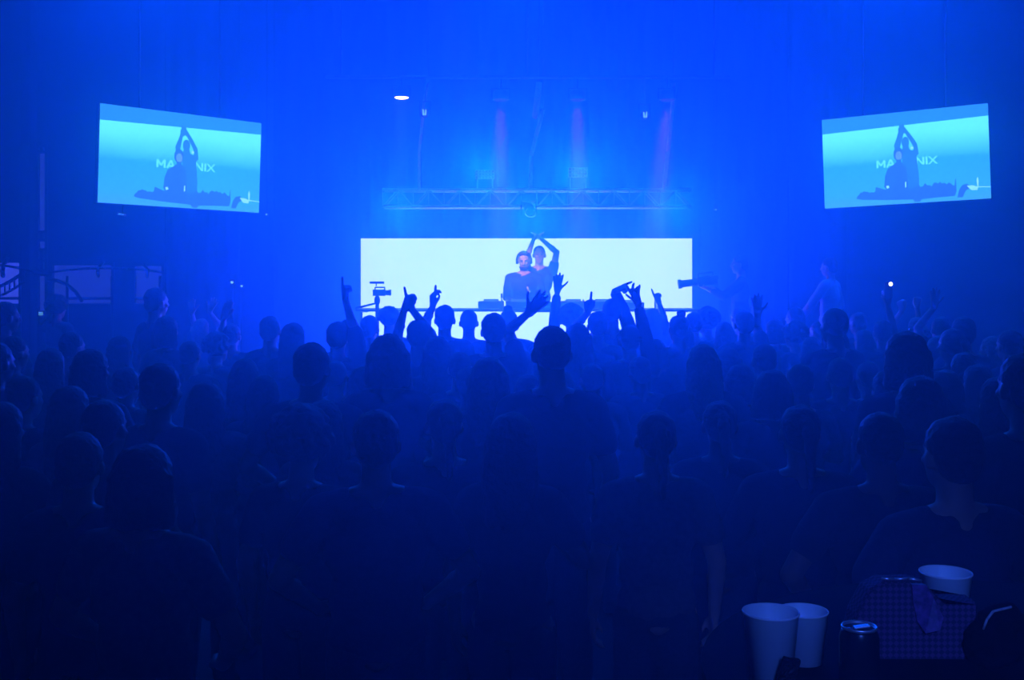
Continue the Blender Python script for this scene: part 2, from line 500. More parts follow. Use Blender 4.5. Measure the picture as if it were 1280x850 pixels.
# ---- the crowd: photo column and row of the top of each head, head width in photo pixels
S_, CR, QU, CU, AF, LO, BO, BU, PO, CP = 'short', 'crop', 'quiff', 'curly', 'afro', 'long', 'bob', 'bun', 'ponytail', 'cap'
K, G, N, W = 'tblack', 'tgrey', 'tnavy', 'twhite'
CROWD = [
    # x, top, width, hair, shirt, arms, label
    (2, 502, 60, LO, K, None, 'dark long-haired head cut by the bottom left edge of the crowd, nearest on that side'),
    (-4, 428, 38, S_, K, None, 'short-haired head half out of frame above the nearest left corner head'),
    (114, 436, 48, BO, K, None, 'broad dark bob-haired head standing alone below the curved stair railing'),
    (158, 466, 38, S_, G, None, 'low dark head tucked between the broad bob head and the big near dark head'),
    (201, 454, 52, S_, K, None, 'big near dark short-haired head, lit along its far edge, in front of the left drape'),
    (64, 435, 36, LO, G, None, 'long-haired head directly under the phone-holder by the dark pillar'),
    (7, 377, 26, S_, K, None, 'tall short-haired person in front of the leftmost purple window'),
    (195, 358, 23, S_, N, None, 'tall dim person standing in front of the narrow third window, highest head on that side'),
    (208, 395, 30, BO, G, None, 'dim bob-haired head just under the tall person at the third window'),
    (272, 415, 40, AF, K, None, 'round full-haired head under the cluster of raised arms beside the left drape'),
    (238, 426, 28, S_, G, None, 'small dim head close beside the round full-haired head'),
    (306, 448, 36, LO, K, None, 'dark long-haired head in front and right of the round full-haired head'),
    (338, 395, 27, S_, G, None, 'pale dim head and sloping shoulders clear against the blue haze'),
    (367, 403, 32, LO, K, None, 'long-haired person behind the sharp dark near head'),
    (390, 428, 46, S_, K, None, 'sharp dark near short-haired head with its right shoulder showing'),
    (257, 476, 44, LO, G, None, 'long-haired person low in the crowd with faint lit hair strands'),
    (378, 505, 56, AF, K, None, 'lowest and blurriest round head, in front of the sharp dark near head'),
    (437, 398, 30, LO, N, None, 'long-haired head beside the raised pointing arm left of the white screen'),
    (462, 394, 24, S_, K, None, 'person with face turned sideways at the lower left corner of the white screen'),
    (487, 382, 28, CU, K, None, 'curly-haired head against the white screen beside the video camera'),
    (485, 417, 50, BO, K, None, 'wide dark near head below the curly-haired head'),
    (586, 387, 25, CR, K, None, 'round cropped head alone against the bright booth front'),
    (611, 446, 50, LO, K, None, 'tall oval long-haired near head in the middle of the crowd, below the disc jockeys'),
    (636, 381, 25, BU, K, None, 'head with a small bun against the bright booth front under the disc jockey'),
    (547, 420, 40, LO, K, None, 'broad dark head between the wide near head and the middle oval head'),
    (690, 407, 46, CR, K, None, 'big cropped near head with a wide neck and both shoulders showing'),
    (722, 404, 38, LO, K, None, 'long-haired head pressed beside the big cropped near head'),
    (848, 387, 26, BU, K, None, 'head with tufted hair under the lower right corner of the white screen'),
    (853, 405, 28, LO, K, None, 'dark long-haired head below the tufted head'),
    (883, 383, 34, AF, N, None, 'large round-haired head just right of the white screen edge'),
    (867, 390, 22, S_, G, None, 'small head squeezed between the tufted and the large round-haired head'),
    (878, 430, 44, LO, K, None, 'near long-haired head and rounded shoulders below the white screen corner'),
    (924, 384, 20, S_, G, None, 'small far head directly under the cameraman'),
    (968, 399, 25, BO, G, None, 'dim head right of the raised open hand'),
    (994, 384, 22, BO, N, None, 'small far head in the gap before the man in the pale shirt'),
    (993, 401, 34, AF, K, None, 'round dark head below the small far head near the pale shirt man'),
    (1014, 421, 30, BO, G, None, 'head with a faint lit rim, lowest in front of the pale shirt man'),
    (1022, 402, 20, S_, K, None, 'small head wedged by the elbow of the pale shirt man'),
    (1043, 385, 29, CR, K, None, 'dark head in front of the waist of the pale shirt man'),
    (1042, 407, 34, LO, K, None, 'long-haired head below the waist of the pale shirt man'),
    (1073, 390, 21, S_, N, None, 'narrow upright head right of the pale shirt man'),
    (1079, 412, 27, LO, K, None, 'long-haired head below the narrow upright head'),
    (1132, 414, 48, BO, K, None, 'large near dark head with a lit left rim on the right side of the crowd'),
    (1146, 407, 36, AF, K, None, 'broad round-haired head peeking over the large near dark head'),
    (1204, 396, 28, S_, G, None, 'tall dim head under the second side screen'),
    (1172, 420, 32, BO, K, None, 'dim head right behind the large near dark head'),
    (1240, 420, 32, LO, K, None, 'dim long-haired head near the right end of the crowd'),
    (1281, 440, 54, S_, K, None, 'darkest near head cut by the right edge of the crowd'),
    (1222, 455, 40, LO, G, None, 'low dim head in front of the right end of the crowd'),
]
# people with raised arms: arms = {side: (wrist px, wrist py, dir_x, dir_up, pose, sleeve)}
RAISED = [
    (422, 402, 30, S_, K, {1: (431, 371, -0.06, 1, 'point', 1.0)}, 'person raising one arm with a pointing finger left of the white screen'),
    (523, 399, 30, S_, K, {-1: (505, 388, 0.35, 1, 'fist', 0.5), 1: (515, 387, -0.25, 1, 'point', 0.5)}, 'person with both hands joined overhead against the booth front'),
    (556, 381, 28, S_, K, {-1: (541, 383, 0.0, 1, 'pointopen', 0.5)}, 'short-haired person raising a hand with index finger up and others fanned'),
    (714, 379, 34, AF, K, {-1: (697, 360, 0.05, 1, 'open', 1.75)}, 'big-haired person raising a long-sleeved arm with five spread fingers beside the disc jockeys'),
    (617, 391, 34, S_, K, {1: (660, 392, 0.75, 0.8, 'open', 0.5)}, 'person reaching a flat open hand up in front of the disc jockeys'),
    (765, 373, 25, CR, K, {1: (768, 364, 0.95, 0.4, 'point', 1.85)}, 'tall cropped person bending a hand that points sideways over the head'),
    (747, 389, 27, S_, G, {-1: (735, 391, 0.0, 1, 'point', 0.5)}, 'person holding a single small finger up in front of the decks'),
    (787, 406, 29, CP, K, {1: (795, 367, -0.3, 1, 'spread', 1.8)}, 'person in a baseball cap raising a thick-sleeved arm with bent fingers'),
    (815, 385, 23, LO, G, {1: (824, 379, -0.35, 1, 'point', 0.6)}, 'long-haired person pointing a finger up at the right end of the decks'),
    (930, 388, 26, S_, K, {1: (947, 394, 0.0, 1, 'open', 0.5)}, 'person raising an open hand below the cameraman'),
    (252, 398, 22, LO, G, {-1: (240, 392, -0.1, 1, 'open', 0.5), 1: (262, 390, 0.4, 1, 'open', 0.5)}, 'person with both open hands up in front of the left drape'),
    (290, 405, 24, S_, G, {-1: (280, 398, 0.3, 1, 'flat', 0.5)}, 'person with one slanting raised arm at the edge of the left drape'),
    (72, 368, 27, AF, K, {-1: (52, 404, 0.05, 1, 'hold', 0.5)}, 'tall person beside the dark pillar holding up a lit phone'),
    (1103, 400, 25, S_, K, {1: (1105, 362, 0.1, 1, 'hold', 0.5)}, 'person holding a phone torch up high on the right side'),
    (1146, 396, 25, LO, G, {-1: (1128, 388, -0.2, 1, 'fist', 0.5), 1: (1146, 384, 0.1, 1, 'fist', 0.5)}, 'person with two raised fists behind the large near dark head'),
    (1176, 396, 24, S_, G, {-1: (1168, 384, 0.1, 1, 'open', 0.5)}, 'person with one open hand up between the fists and the tall dim head'),
]
people = []
for e in CROWD:
    people.append([*e])
for e in RAISED:
    people.append([*e])
# smaller, hardly visible people who fill the gaps between the ones above
FILL = [(405, 500), (470, 512), (555, 498), (640, 515), (735, 500), (820, 512), (900, 500), (1000, 505), (1100, 515), (100, 540), (180, 555), (1190, 520), (672, 432), (645, 428), (30, 470), (88, 482), (130, 500), (232, 498), (330, 470), (345, 492), (420, 452), (455, 462), (500, 470), (520, 448), (575, 440),
        (585, 466), (650, 440), (660, 468), (740, 455), (770, 436), (800, 452), (820, 424), (840, 446), (910, 434), (925, 455), (955, 430),
        (965, 462), (1000, 455), (1050, 447), (1085, 452), (1110, 462), (1180, 462), (1150, 470), (1250, 470), (700, 466), (18, 420), (150, 420), (1205, 440), (1262, 412), (905, 402), (1190, 410), (90, 415), (318, 540)]
FILLER_LABEL = 'barely visible dark head and back swallowed by blue haze among the lower crowd'
for i, (x, y) in enumerate(FILL):
    w = 27 + (y - 400) * 0.17 + random.uniform(-1, 1)
    people.append([x, y, w, random.choice([S_, LO, BO, CR, PO]), random.choice([K, G, N]), None, FILLER_LABEL])

EXTRA_LABEL = {}
info = []
for e in people:
    d = F * HAIR_W[e[3]] / e[2]
    info.append([e, d])


def height_of(e, d):
    return (EYE - (e[1] - HZ) * d / F)


# keep the heights human, then push overlapping neighbours apart along their own sight lines
for it in info:
    e = it[0]
    k = (e[1] - HZ) / F
    for _ in range(60):
        h = height_of(e, it[1])
        if h < 1.56 and k > 0:
            it[1] -= 0.08
        elif h > 1.93 and k > 0.02 and it[1] < 11.8:
            it[1] += 0.08
        else:
            break
rr = random.Random(3)


def span(e):
    k = max(4.0, e[1] - HZ)
    hi_h, lo_h = (1.97, 1.50)
    return max(3.3, (EYE - hi_h) * F / k), min(12.6, (EYE - lo_h) * F / k)


for _ in range(900):
    moved = False
    for a in range(len(info)):
        for b in range(a + 1, len(info)):
            A, B = info[a], info[b]
            xa, xb = (A[0][0] - 640) * A[1] / F, (B[0][0] - 640) * B[1] / F
            dx, dy = xb - xa, B[1] - A[1]
            nx_, ny_ = (0.66, 0.56) if (A[0][5] or B[0][5]) else (0.56, 0.54)
            if (dx / nx_) ** 2 + (dy / ny_) ** 2 < 1:
                s = 1 if (dy > 0 or (dy == 0 and rr.random() < .5)) else -1
                wa = 0.03 if A[0][6] == FILLER_LABEL else (0.002 if A[0][2] >= 42 else 0.01)
                wb = 0.03 if B[0][6] == FILLER_LABEL else (0.002 if B[0][2] >= 42 else 0.01)
                la, ha = span(A[0]); lb, hb = span(B[0])
                A[1] = max(min(la, A[1]), min(max(ha, A[1]), A[1] - s * wa))
                B[1] = max(min(lb, B[1]), min(max(hb, B[1]), B[1] + s * wb))
                A[1] = max(3.3, min(12.7, A[1])); B[1] = max(3.3, min(12.7, B[1]))
                moved = True
    if not moved:
        break
# whoever of the filling people still has no room is left out
drop = set()
for a in range(len(info)):
    for b in range(a + 1, len(info)):
        A, B = info[a], info[b]
        if a in drop or b in drop:
            continue
        dx = (B[0][0] - 640) * B[1] / F - (A[0][0] - 640) * A[1] / F
        dy = B[1] - A[1]
        if (dx / 0.46) ** 2 + (dy / 0.36) ** 2 < 1:
            if B[0][6] == FILLER_LABEL:
                drop.add(b)
            elif A[0][6] == FILLER_LABEL:
                drop.add(a)
            else:
                pass
info = [it for i, it in enumerate(info) if i not in drop]

for i, (e, d) in enumerate(info):
    x, ytop, w, hair, shirt, arms, label = e
    h = height_of(e, d)
    sc = h / HAIR_TOP[hair]
    if not 0.86 < sc < 1.1:
        sc = max(0.86, min(1.1, sc))
    X = (x - 640) * d / F
    rz = math.atan2(X - 0.2, 15.5 - d) + random.uniform(-0.25, 0.25)
    if arms:
        rz *= 0.3
    root = thing('person', label, 'person', (X, d, 0), rz, 'dim people filling the lower crowd' if label == FILLER_LABEL else None)
    root.scale = (sc, sc, sc)
    inv = (Matrix.Translation((X, d, 0)) @ Matrix.Rotation(rz, 4, 'Z') @ Matrix.Diagonal((sc, sc, sc, 1))).inverted()
    if arms:
        spec = {}
        for s in (-1, 1):
            if s in arms:
                px, py, dx, dz, pose, sl = arms[s]
                wl = inv @ P(px, py, d - 0.06)
                spec[s] = dict(wrist=wl, pole=Vector((s * 0.3, 1.0, -0.2)), dir=(dx, 0.06, dz), n=(0, 1, 0), pose=pose, sleeve=sl, thumb=-s if px == 947 else s, k=1.08, fr=1.3)
                if pose in ('point', 'pointopen', 'spread', 'fist'):
                    spec[s]['n'] = (0.75 if s == 1 else 0.75, 0.65, 0)
                if px == 660:
                    spec[s]['pole'] = Vector((-0.3, 0.3, -1))
                if px == 768:
                    spec[s]['n'] = (0, 0.4, -1)
            else:
                spec[s] = ARM_DOWN(s)
        fig = figure(spec, voxel=0.0065)
        if label.find('phone') > 0:
            s = -1 if -1 in arms else 1
            wrw = inv.inverted() @ spec[s]['_wr']
            PHONE_AT = globals().setdefault('PHONES', {})
            PHONES[x] = (wrw, sc)
    else:
        fig = PROTO[random.choice([0, 0, 1, 2, 3])]
    hm = {'cap': M['tblack']}.get(hair, random.choice([M['hairblack'], M['hairbrown'], M['hairbrown'], M['hairblond'] if hair in (LO, PO) else M['hairblack']]))
    assemble(root, fig, hair, random.choice([M['skin'], M['skin'], M['skin'], M['skin2']]), hm, M[shirt], random.choice([M['denim'], M['tblack']]))
    e.append(root)

# ================================================================== the hall
XW, YB, YF, ZC = 10.5, 19.5, -2.0, 8.6
b = bmesh.new(); bx(b, (0, (YB + YF) / 2, -0.1), (2 * XW + .4, YB - YF + .4, 0.2)); struct('floor', b, M['floor'])
b = bmesh.new(); bx(b, (0, (YB + YF) / 2, ZC + 0.1), (2 * XW + .4, YB - YF + .4, 0.2)); struct('ceiling', b, M['ceil'])
b = bmesh.new(); bx(b, (-XW - .1, (YB + YF) / 2, ZC / 2), (0.2, YB - YF, ZC)); struct('wall_left', b, M['wall'])
b = bmesh.new(); bx(b, (XW + .1, (YB + YF) / 2, ZC / 2), (0.2, YB - YF, ZC)); struct('wall_right', b, M['wall'])
b = bmesh.new(); bx(b, (0, YF - .1, ZC / 2), (2 * XW + .4, 0.2, ZC)); struct('wall_rear', b, M['wall'])


def rect_px(x0, y0, x1, y1, d):
    a, c = P(x0, y1, d), P(x1, y0, d)
    return a.x, a.z, c.x, c.z


# far wall built round its window openings
holes = [rect_px(-30, 325, 28, 383, YB), rect_px(44, 181, 60, 400, YB), rect_px(62, 328, 143, 383, YB), rect_px(165, 329, 206, 383, YB)]
b = bmesh.new()
xs = sorted({-XW, XW, *[h[0] for h in holes], *[h[2] for h in holes]})
for x0, x1 in zip(xs[:-1], xs[1:]):
    xm = (x0 + x1) / 2
    hs = [h for h in holes if h[0] - 1e-6 < xm < h[2] + 1e-6]
    if x1 - x0 < 1e-4:
        continue
    zz = [0.0]
    for h in hs:
        zz += [h[1], h[3]]
    zz.append(ZC)
    for z0, z1 in zip(zz[0::2], zz[1::2]):
        bx(b, (xm, YB + .1, (z0 + z1) / 2), (x1 - x0, 0.2, z1 - z0))
struct('wall_back', b, M['wall'])

wglow = emat('dusk violet glass', (0.03, 0.12, 1.6), 1.0)
wglow2 = emat('dim blue glass', (0.02, 0.10, 1.0), 0.42)
for i, h in enumerate(holes):
    x0, z0, x1, z1 = h
    f = bmesh.new()
    t = 0.05
    bx(f, (x0 + t / 2, YB + 0.03, (z0 + z1) / 2), (t, 0.1, z1 - z0)); bx(f, (x1 - t / 2, YB + 0.03, (z0 + z1) / 2), (t, 0.1, z1 - z0))
    bx(f, ((x0 + x1) / 2, YB + 0.03, z0 + t / 2), (x1 - x0, 0.1, t)); bx(f, ((x0 + x1) / 2, YB + 0.03, z1 - t / 2), (x1 - x0, 0.1, t))
    if i == 1:
        for py in (190, 290, 300, 312, 326, 338):
            z = P(0, py, YB).z
            bx(f, ((x0 + x1) / 2, YB + 0.03, z), (x1 - x0, 0.08, 0.05))
        for pa, pb in ((178, 190), (292, 300), (314, 345)):
            za, zb = P(0, pb, YB).z, P(0, pa, YB).z
            bx(f, ((x0 + x1) / 2, YB + 0.03, (za + zb) / 2), (0.05, 0.07, zb - za))
    else:
        bx(f, ((x0 + x1) / 2, YB + 0.03, P(0, 373, YB).z), (x1 - x0, 0.08, 0.045))
    w = struct('window_%d' % (i + 1), f, M['black'])
    g = bmesh.new()
    bx(g, ((x0 + x1) / 2, YB + 0.12, (z0 + z1) / 2), (x1 - x0, 0.02, z1 - z0))
    obj('pane', g, wglow if i == 0 else wglow2, w)

# dark pillar left of the tall window
b = bmesh.new()
a = P(30, 0, 18.6).x; c = P(42, 0, 18.6).x
bx(b, ((a + c) / 2, 18.6, ZC / 2), (c - a, 0.3, ZC), bevel=0.02)
bx(b, ((a + c) / 2, 18.6, 0.15), (c - a + 0.08, 0.38, 0.3), bevel=0.02)
bx(b, ((a + c) / 2, 18.6, ZC - 0.1), (c - a + 0.10, 0.40, 0.2), bevel=0.02)
o = struct('trim_1', b, M['wall'])

# curved stair railing in front of the left windows
t = thing('stair_railing', 'curved dark stair railing with balusters crossing the lit windows at the far left', 'railing', tuple(P(0, 345, 18.2)) and (P(0, 345, 18.2).x, 18.2, 0))
ox = t.location.x


def rail(name, pts, r, bal=None):
    bm = bmesh.new()
    ps = [P(x, y, 18.2) - Vector((ox, 18.2, 0)) for x, y in pts]
    for p, q in zip(ps[:-1], ps[1:]):
        tube(bm, p, q, r)
        ball(bm, q, r, sub=2)
    obj(name, bm, M['blackmetal'], t, True)


def arc(x0, y0, x1, y1, sag, n=10):
    return [(x0 + (x1 - x0) * i / n, y0 + (y1 - y0) * i / n + sag * 4 * (i / n) * (1 - i / n)) for i in range(n + 1)]


up = arc(-30, 366, 30, 340, 5)
lo = arc(-30, 378, 30, 352, 5)
rail('handrail', up, 0.030)
rail('lower_rail', lo, 0.022)
for k in range(0, 11):
    bm = bmesh.new()
    p = P(*up[k], 18.2) - Vector((ox, 18.2, 0)); q = P(*lo[k], 18.2) - Vector((ox, 18.2, 0))
    tube(bm, p, q, 0.014)
    obj('baluster', bm, M['blackmetal'], t, True)
rail('arch_rail', arc(-30, 330, 60, 345, -4), 0.022)
rail('hanging_hook', [(10, 322), (5, 330), (3, 338), (4, 345)], 0.035)
rail('arch_rail', arc(60, 341, 206, 341, -6, 16), 0.020)
rail('descending_rail', [(60, 350), (72, 351), (84, 356), (94, 364), (102, 376)], 0.03)
rail('hanging_hook', [(130, 327), (124, 333), (122, 340), (123, 345)], 0.025)
rail('hanging_hook', [(178, 329), (184, 336), (184, 346)], 0.025)
for x in (-20, 25, 84, 140, 200):   # posts to the ground
    bm = bmesh.new()
    p = P(x, 345 if x > 30 else 352, 18.2) - Vector((ox, 18.2, 0))
    tube(bm, (p.x, 0, 0), p, 0.022)
    obj('post', bm, M['blackmetal'], t, True)

# pleated black drapes behind and beside the stage
def drape(x0, x1, y, z1, label, amp=0.035, pitch=0.30):
    bm = bmesh.new()
    n = int((x1 - x0) / pitch * 8)
    fr, bk = [], []
    for z in (0.02, z1):
        row = []
        for i in range(n + 1):
            x = x0 + (x1 - x0) * i / n
            ph = 2 * PI * (x - x0) / pitch
            row.append(bm.verts.new((x, y + amp * math.sin(ph) + 0.3 * amp * math.sin(ph * 0.37 + 1), z)))
        fr.append(row)
    for i in range(n):
        bm.faces.new((fr[0][i], fr[0][i + 1], fr[1][i + 1], fr[1][i]))
    o = obj('drape', bm, M['drape'], None, True)
    md = o.modifiers.new('s', 'SOLIDIFY'); md.thickness = 0.015
    o.name = 'stage_drape'
    tag(o, label, 'curtain', None)
    return o


drape(P(206, 0, 18).x, P(300, 0, 18).x, 18.0, 6.9, 'pleated black drape hanging beside the left windows')
drape(-3.9, 4.6, 18.3, 6.9, 'wide pleated black backdrop hanging behind the white screen')
drape(P(985, 0, 18).x, P(1060, 0, 18).x, 18.0, 6.9, 'pleated black drape hanging behind the man in the pale shirt')

# stage deck
b = bmesh.new()
bx(b, (0.45, 15.85, 0.59), (10.4, 5.3, 0.06), bevel=0.01)
bx(b, (0.45, 15.87, 0.28), (10.3, 5.2, 0.56))
struct('stage', b, M['stage'])

# ------------------------------------------------------------------ LED wall and booth
t = thing('led_wall', 'big glowing white rectangular LED screen behind the disc jockeys', 'screen', (0.2125, 16.5, 0.62))
wx = (865 - 451) * 16.5 / F
zt = P(0, 298, 16.5).z - 0.62
zb = 0.35
nx, nz = 5, 2
frame = bmesh.new()
f_ = 0.012
for sx in (-1, 1):
    bx(frame, (sx * (wx / 2 + f_ / 2), 0.03, (zt + zb) / 2), (f_, 0.1, zt - zb))
for z in (zt + f_ / 2, zb - f_ / 2):
    bx(frame, (0, 0.03, z), (wx + 2 * f_, 0.1, f_))
bx(frame, (0, 0.07, (zt + zb) / 2), (wx, 0.06, zt - zb))
for sx in (-1.8, -0.6, 0.6, 1.8):
    bx(frame, (sx, 0.15, (zb) / 2), (0.08, 0.3, zb))
obj('cabinet_frame', frame, M['blackmetal'], t)
g = bmesh.new()
bx(g, (0, 0.02, (zt + zb) / 2), (wx, 0.03, zt - zb))
obj('display', g, M['led'], t)

t = thing('dj_booth', 'long dark-topped table with a glowing white front panel', 'booth', (0.1895, 14.3, 0.62))
bw = (865 - 451) * 14.3 / F + 0.1
tz = P(0, 388, 14.3).z - 0.62
b = bmesh.new(); bx(b, (0, 0.26, tz), (bw + 0.04, 0.58, 0.03), bevel=0.004); obj('table_top', b, M['black'], t)
b = bmesh.new(); bx(b, (0, 0.0, tz / 2 - 0.01), (bw - 0.14, 0.03, tz - 0.03)); obj('front_display', b, M['led'], t)
for sx in (-1, 1):
    for yy in (0.08, 0.50):
        b = bmesh.new(); bx(b, (sx * (bw / 2 - 0.05), yy, tz / 2 - 0.01), (0.05, 0.05, tz - 0.02)); obj('leg', b, M['blackmetal'], t)


# ------------------------------------------------------------------ mixing gear on the booth
TZ = 0.62 + tz + 0.016


def player(px, label, w=0.33, h=0.085):
    x = (px - 640) * 14.6 / F
    t = thing('media_player', label, 'media player', (x, 14.56, TZ), 0, 'media players on the booth')
    b = bmesh.new(); bx(b, (0, 0, h / 2 + 0.01), (w, 0.40, h), bevel=0.012); obj('case', b, M['black'], t)
    b = bmesh.new(); tube(b, (0, 0.05, h + 0.008), (0, 0.05, h + 0.026), 0.10, seg=32); tube(b, (0, 0.05, h + 0.026), (0, 0.05, h + 0.03), 0.055, seg=24); obj('jog_wheel', b, M['grey'], t)
    b = bmesh.new(); bx(b, (0, -0.13, h + 0.02), (0.19, 0.10, 0.012), Euler((0.3, 0, 0)).to_matrix()); obj('display', b, emat('player display', (0.05, 0.2, 1.0), 0.8), t)
    b = bmesh.new(); bx(b, (0.14, 0.05, h + 0.016), (0.014, 0.14, 0.008)); bx(b, (0.14, 0.08, h + 0.024), (0.02, 0.012, 0.012)); obj('pitch_fader', b, M['grey'], t)
    for sx in (-0.13, 0.13):
        for yy in (-0.15, 0.15):
            b = bmesh.new(); tube(b, (sx, yy, 0), (sx, yy, 0.012), 0.014); obj('foot', b, M['black'], t)
    return t


player(614, 'left flat black media player on the booth, standing at the edge of the decks')
player(648, 'flat black media player on the booth in front of the headphone-wearing disc jockey')
player(716, 'flat black media player on the booth right behind the raised five-finger hand')
player(752, 'flat black media player on the booth between two others, right of the disc jockeys')
player(787, 'last flat black media player toward the right end of the booth', h=0.075)
x = (683 - 640) * 14.6 / F
t = thing('mixer', 'black DJ mixer between the media players in front of the taller disc jockey', 'mixer', (x, 14.56, TZ))
b = bmesh.new(); bx(b, (0, 0, 0.045), (0.30, 0.38, 0.075), bevel=0.01); obj('case', b, M['black'], t)
for i in range(4):
    for j in range(4):
        b = bmesh.new(); tube(b, (-0.105 + i * 0.07, 0.14 - j * 0.055, 0.082), (-0.105 + i * 0.07, 0.14 - j * 0.055, 0.10), 0.011, 0.009); obj('knob', b, M['grey'], t)
    b = bmesh.new(); bx(b, (-0.105 + i * 0.07, -0.12, 0.09), (0.02, 0.012, 0.02)); obj('fader', b, M['grey'], t)
t = thing('goose_neck_lamp', 'tiny upright black lamp standing on the booth beside the left decks', 'lamp', ((629 - 640) * 14.45 / F - 0.02, 14.32, TZ))
b = bmesh.new(); tube(b, (0, 0, 0), (0, 0, 0.02), 0.03); obj('base', b, M['black'], t)
b = bmesh.new(); tube(b, (0, 0, 0.02), (0, 0, 0.15), 0.006); obj('stem', b, M['black'], t)
b = bmesh.new(); cap(b, (0, 0, 0.15), (0, -0.01, 0.19), 0.012, 0.012); obj('head', b, M['black'], t)
t = thing('water_bottle', 'small slim bottle standing on the right end of the booth', 'bottle', ((791 + 5 - 640) * 14.4 / F + 0.25, 14.35, TZ))
b = bmesh.new(); lathe(b, [(0.0, 0), (0.03, 0.002), (0.032, 0.02), (0.032, 0.13), (0.026, 0.15), (0.013, 0.175), (0.012, 0.19)], 20); obj('body', b, mat('clear bottle', (0.6, 0.75, 0.9), 0.15, trans=0.6), t, True)
b = bmesh.new(); tube(b, (0, 0, 0.188), (0, 0, 0.205), 0.015); obj('lid', b, M['black'], t)

# ------------------------------------------------------------------ disc jockeys
spec = {1: dict(wrist=Vector((0.15, 0.34, 1.10)), pole=Vector((0.4, -0.8, -0.6)), dir=(-0.2, 1, -0.3), n=(0, 0, -1), pose='relax'),
        -1: dict(wrist=Vector((-0.17, 0.32, 1.10)), pole=Vector((-0.4, -0.8, -0.6)), dir=(0.2, 1, -0.3), n=(0, 0, -1), pose='relax')}
fig = figure(spec, voxel=0.007, wide=1.05, sleeve=0.95, head_rot=(-0.22, 0, 0))
dj = thing('person', 'bearded disc jockey with headphones and dark T-shirt leaning over the decks', 'person', ((655 - 640) * 15.05 / F, 15.05, 0.62), PI - 0.05)
s_ = 1.0
dj.scale = (1.02, 1.02, 1.0)
tl = Euler((-0.22, 0, 0)).to_matrix()
assemble(dj, fig, 'short', M['skin'], M['hairbrown'], M['tblack'], M['denim'], hair_mesh('quiff', tl))
hc = Vector((0, 0.012, 1.655))


def on_head(name, m, fn):
    bm = bmesh.new()
    fn(bm, lambda x, y, z: hc + tl @ Vector((x, y, z)))
    return obj(name, bm, m, dj, True)


def _beard(bm, q):
    for i in range(-5, 6):
        a = i * 0.26
        cap(bm, q(0.060 * math.sin(a), 0.022 + 0.060 * math.cos(a), -0.075), q(0.045 * math.sin(a), 0.02 + 0.045 * math.cos(a), -0.108), 0.009, 0.010)
    cap(bm, q(-0.022, 0.088, -0.045), q(0.022, 0.088, -0.045), 0.007, 0.007)


def _phones(bm, q):
    for i in range(12):
        a0, a1 = PI * i / 12, PI * (i + 1) / 12
        tube(bm, q(0.094 * math.cos(a0), -0.01, 0.02 + 0.105 * math.sin(a0)), q(0.094 * math.cos(a1), -0.01, 0.02 + 0.105 * math.sin(a1)), 0.011)
    for s in (-1, 1):
        tube(bm, q(s * 0.078, -0.005, -0.005), q(s * 0.108, -0.005, -0.005), 0.043, 0.038, seg=20)


on_head('beard', M['hairbrown'], _beard)
hp = bmesh.new(); _phones(hp, lambda x, y, z: hc + tl @ Vector((x, y, z)))
hpo = obj('headphones', hp, M['black'], None, True)
hpo.matrix_world = Matrix.Translation(dj.location) @ Matrix.Rotation(PI - 0.05, 4, 'Z') @ Matrix.Diagonal((1.02, 1.02, 1.0, 1))
tag(hpo, 'black over-ear headphones worn by the bearded disc jockey', 'headphones')
for s in (-1, 1):
    on_head('eye', M['black'], lambda bm, q: ball(bm, q(s * 0.03, 0.082, 0.004), (0.013, 0.006, 0.006)))
    on_head('eyebrow', M['hairbrown'], lambda bm, q: cap(bm, q(s * 0.018, 0.090, 0.024), q(s * 0.045, 0.082, 0.026), 0.005, 0.004))
bm = bmesh.new(); cap(bm, (-0.05, 0.13, 1.30), (-0.06, 0.132, 1.26), 0.012, 0.016); cap(bm, (-0.075, 0.13, 1.25), (-0.08, 0.13, 1.24), 0.010, 0.012)
obj('chest_badge', bm, M['twhite'], dj, True)['label'] = 'small white mark on the dark shirt'

d2 = 15.55
x2 = (674 - 640) * d2 / F
h2 = P(0, 306.5, d2).z - 0.62
sc2 = h2 / 1.783
dj2 = thing('person', 'taller disc jockey behind with both arms raised and hands joined above the head', 'person', (x2, d2, 0.62), PI)
dj2.scale = (sc2, sc2, sc2)
inv = (Matrix.Translation((x2, d2, 0.62)) @ Matrix.Rotation(PI, 4, 'Z') @ Matrix.Diagonal((sc2, sc2, sc2, 1))).inverted()
spec = {}
for s, px in ((-1, 677), (1, 667)):
    wl = inv @ P(px, 299, d2 - 0.10)
    spec[s] = dict(wrist=wl, pole=Vector((s * (0.2 if s > 0 else 1.0), 1.0 if s > 0 else 0.2, 0.1)), dir=(-s * 0.75, 0.0, 0.65), n=(-s * 0.4, 0.2, -0.6), pose='flat', sleeve=0.4)
fig = figure(spec, voxel=0.007, wide=0.98)
assemble(dj2, fig, 'crop', M['skin'], M['hairblack'], M['tblack'], M['tblack'])
for s in (-1, 1):
    bm = bmesh.new(); ball(bm, hc + Vector((s * 0.03, 0.082, 0.004)), (0.013, 0.006, 0.006)); obj('eye', bm, M['black'], dj2, True)

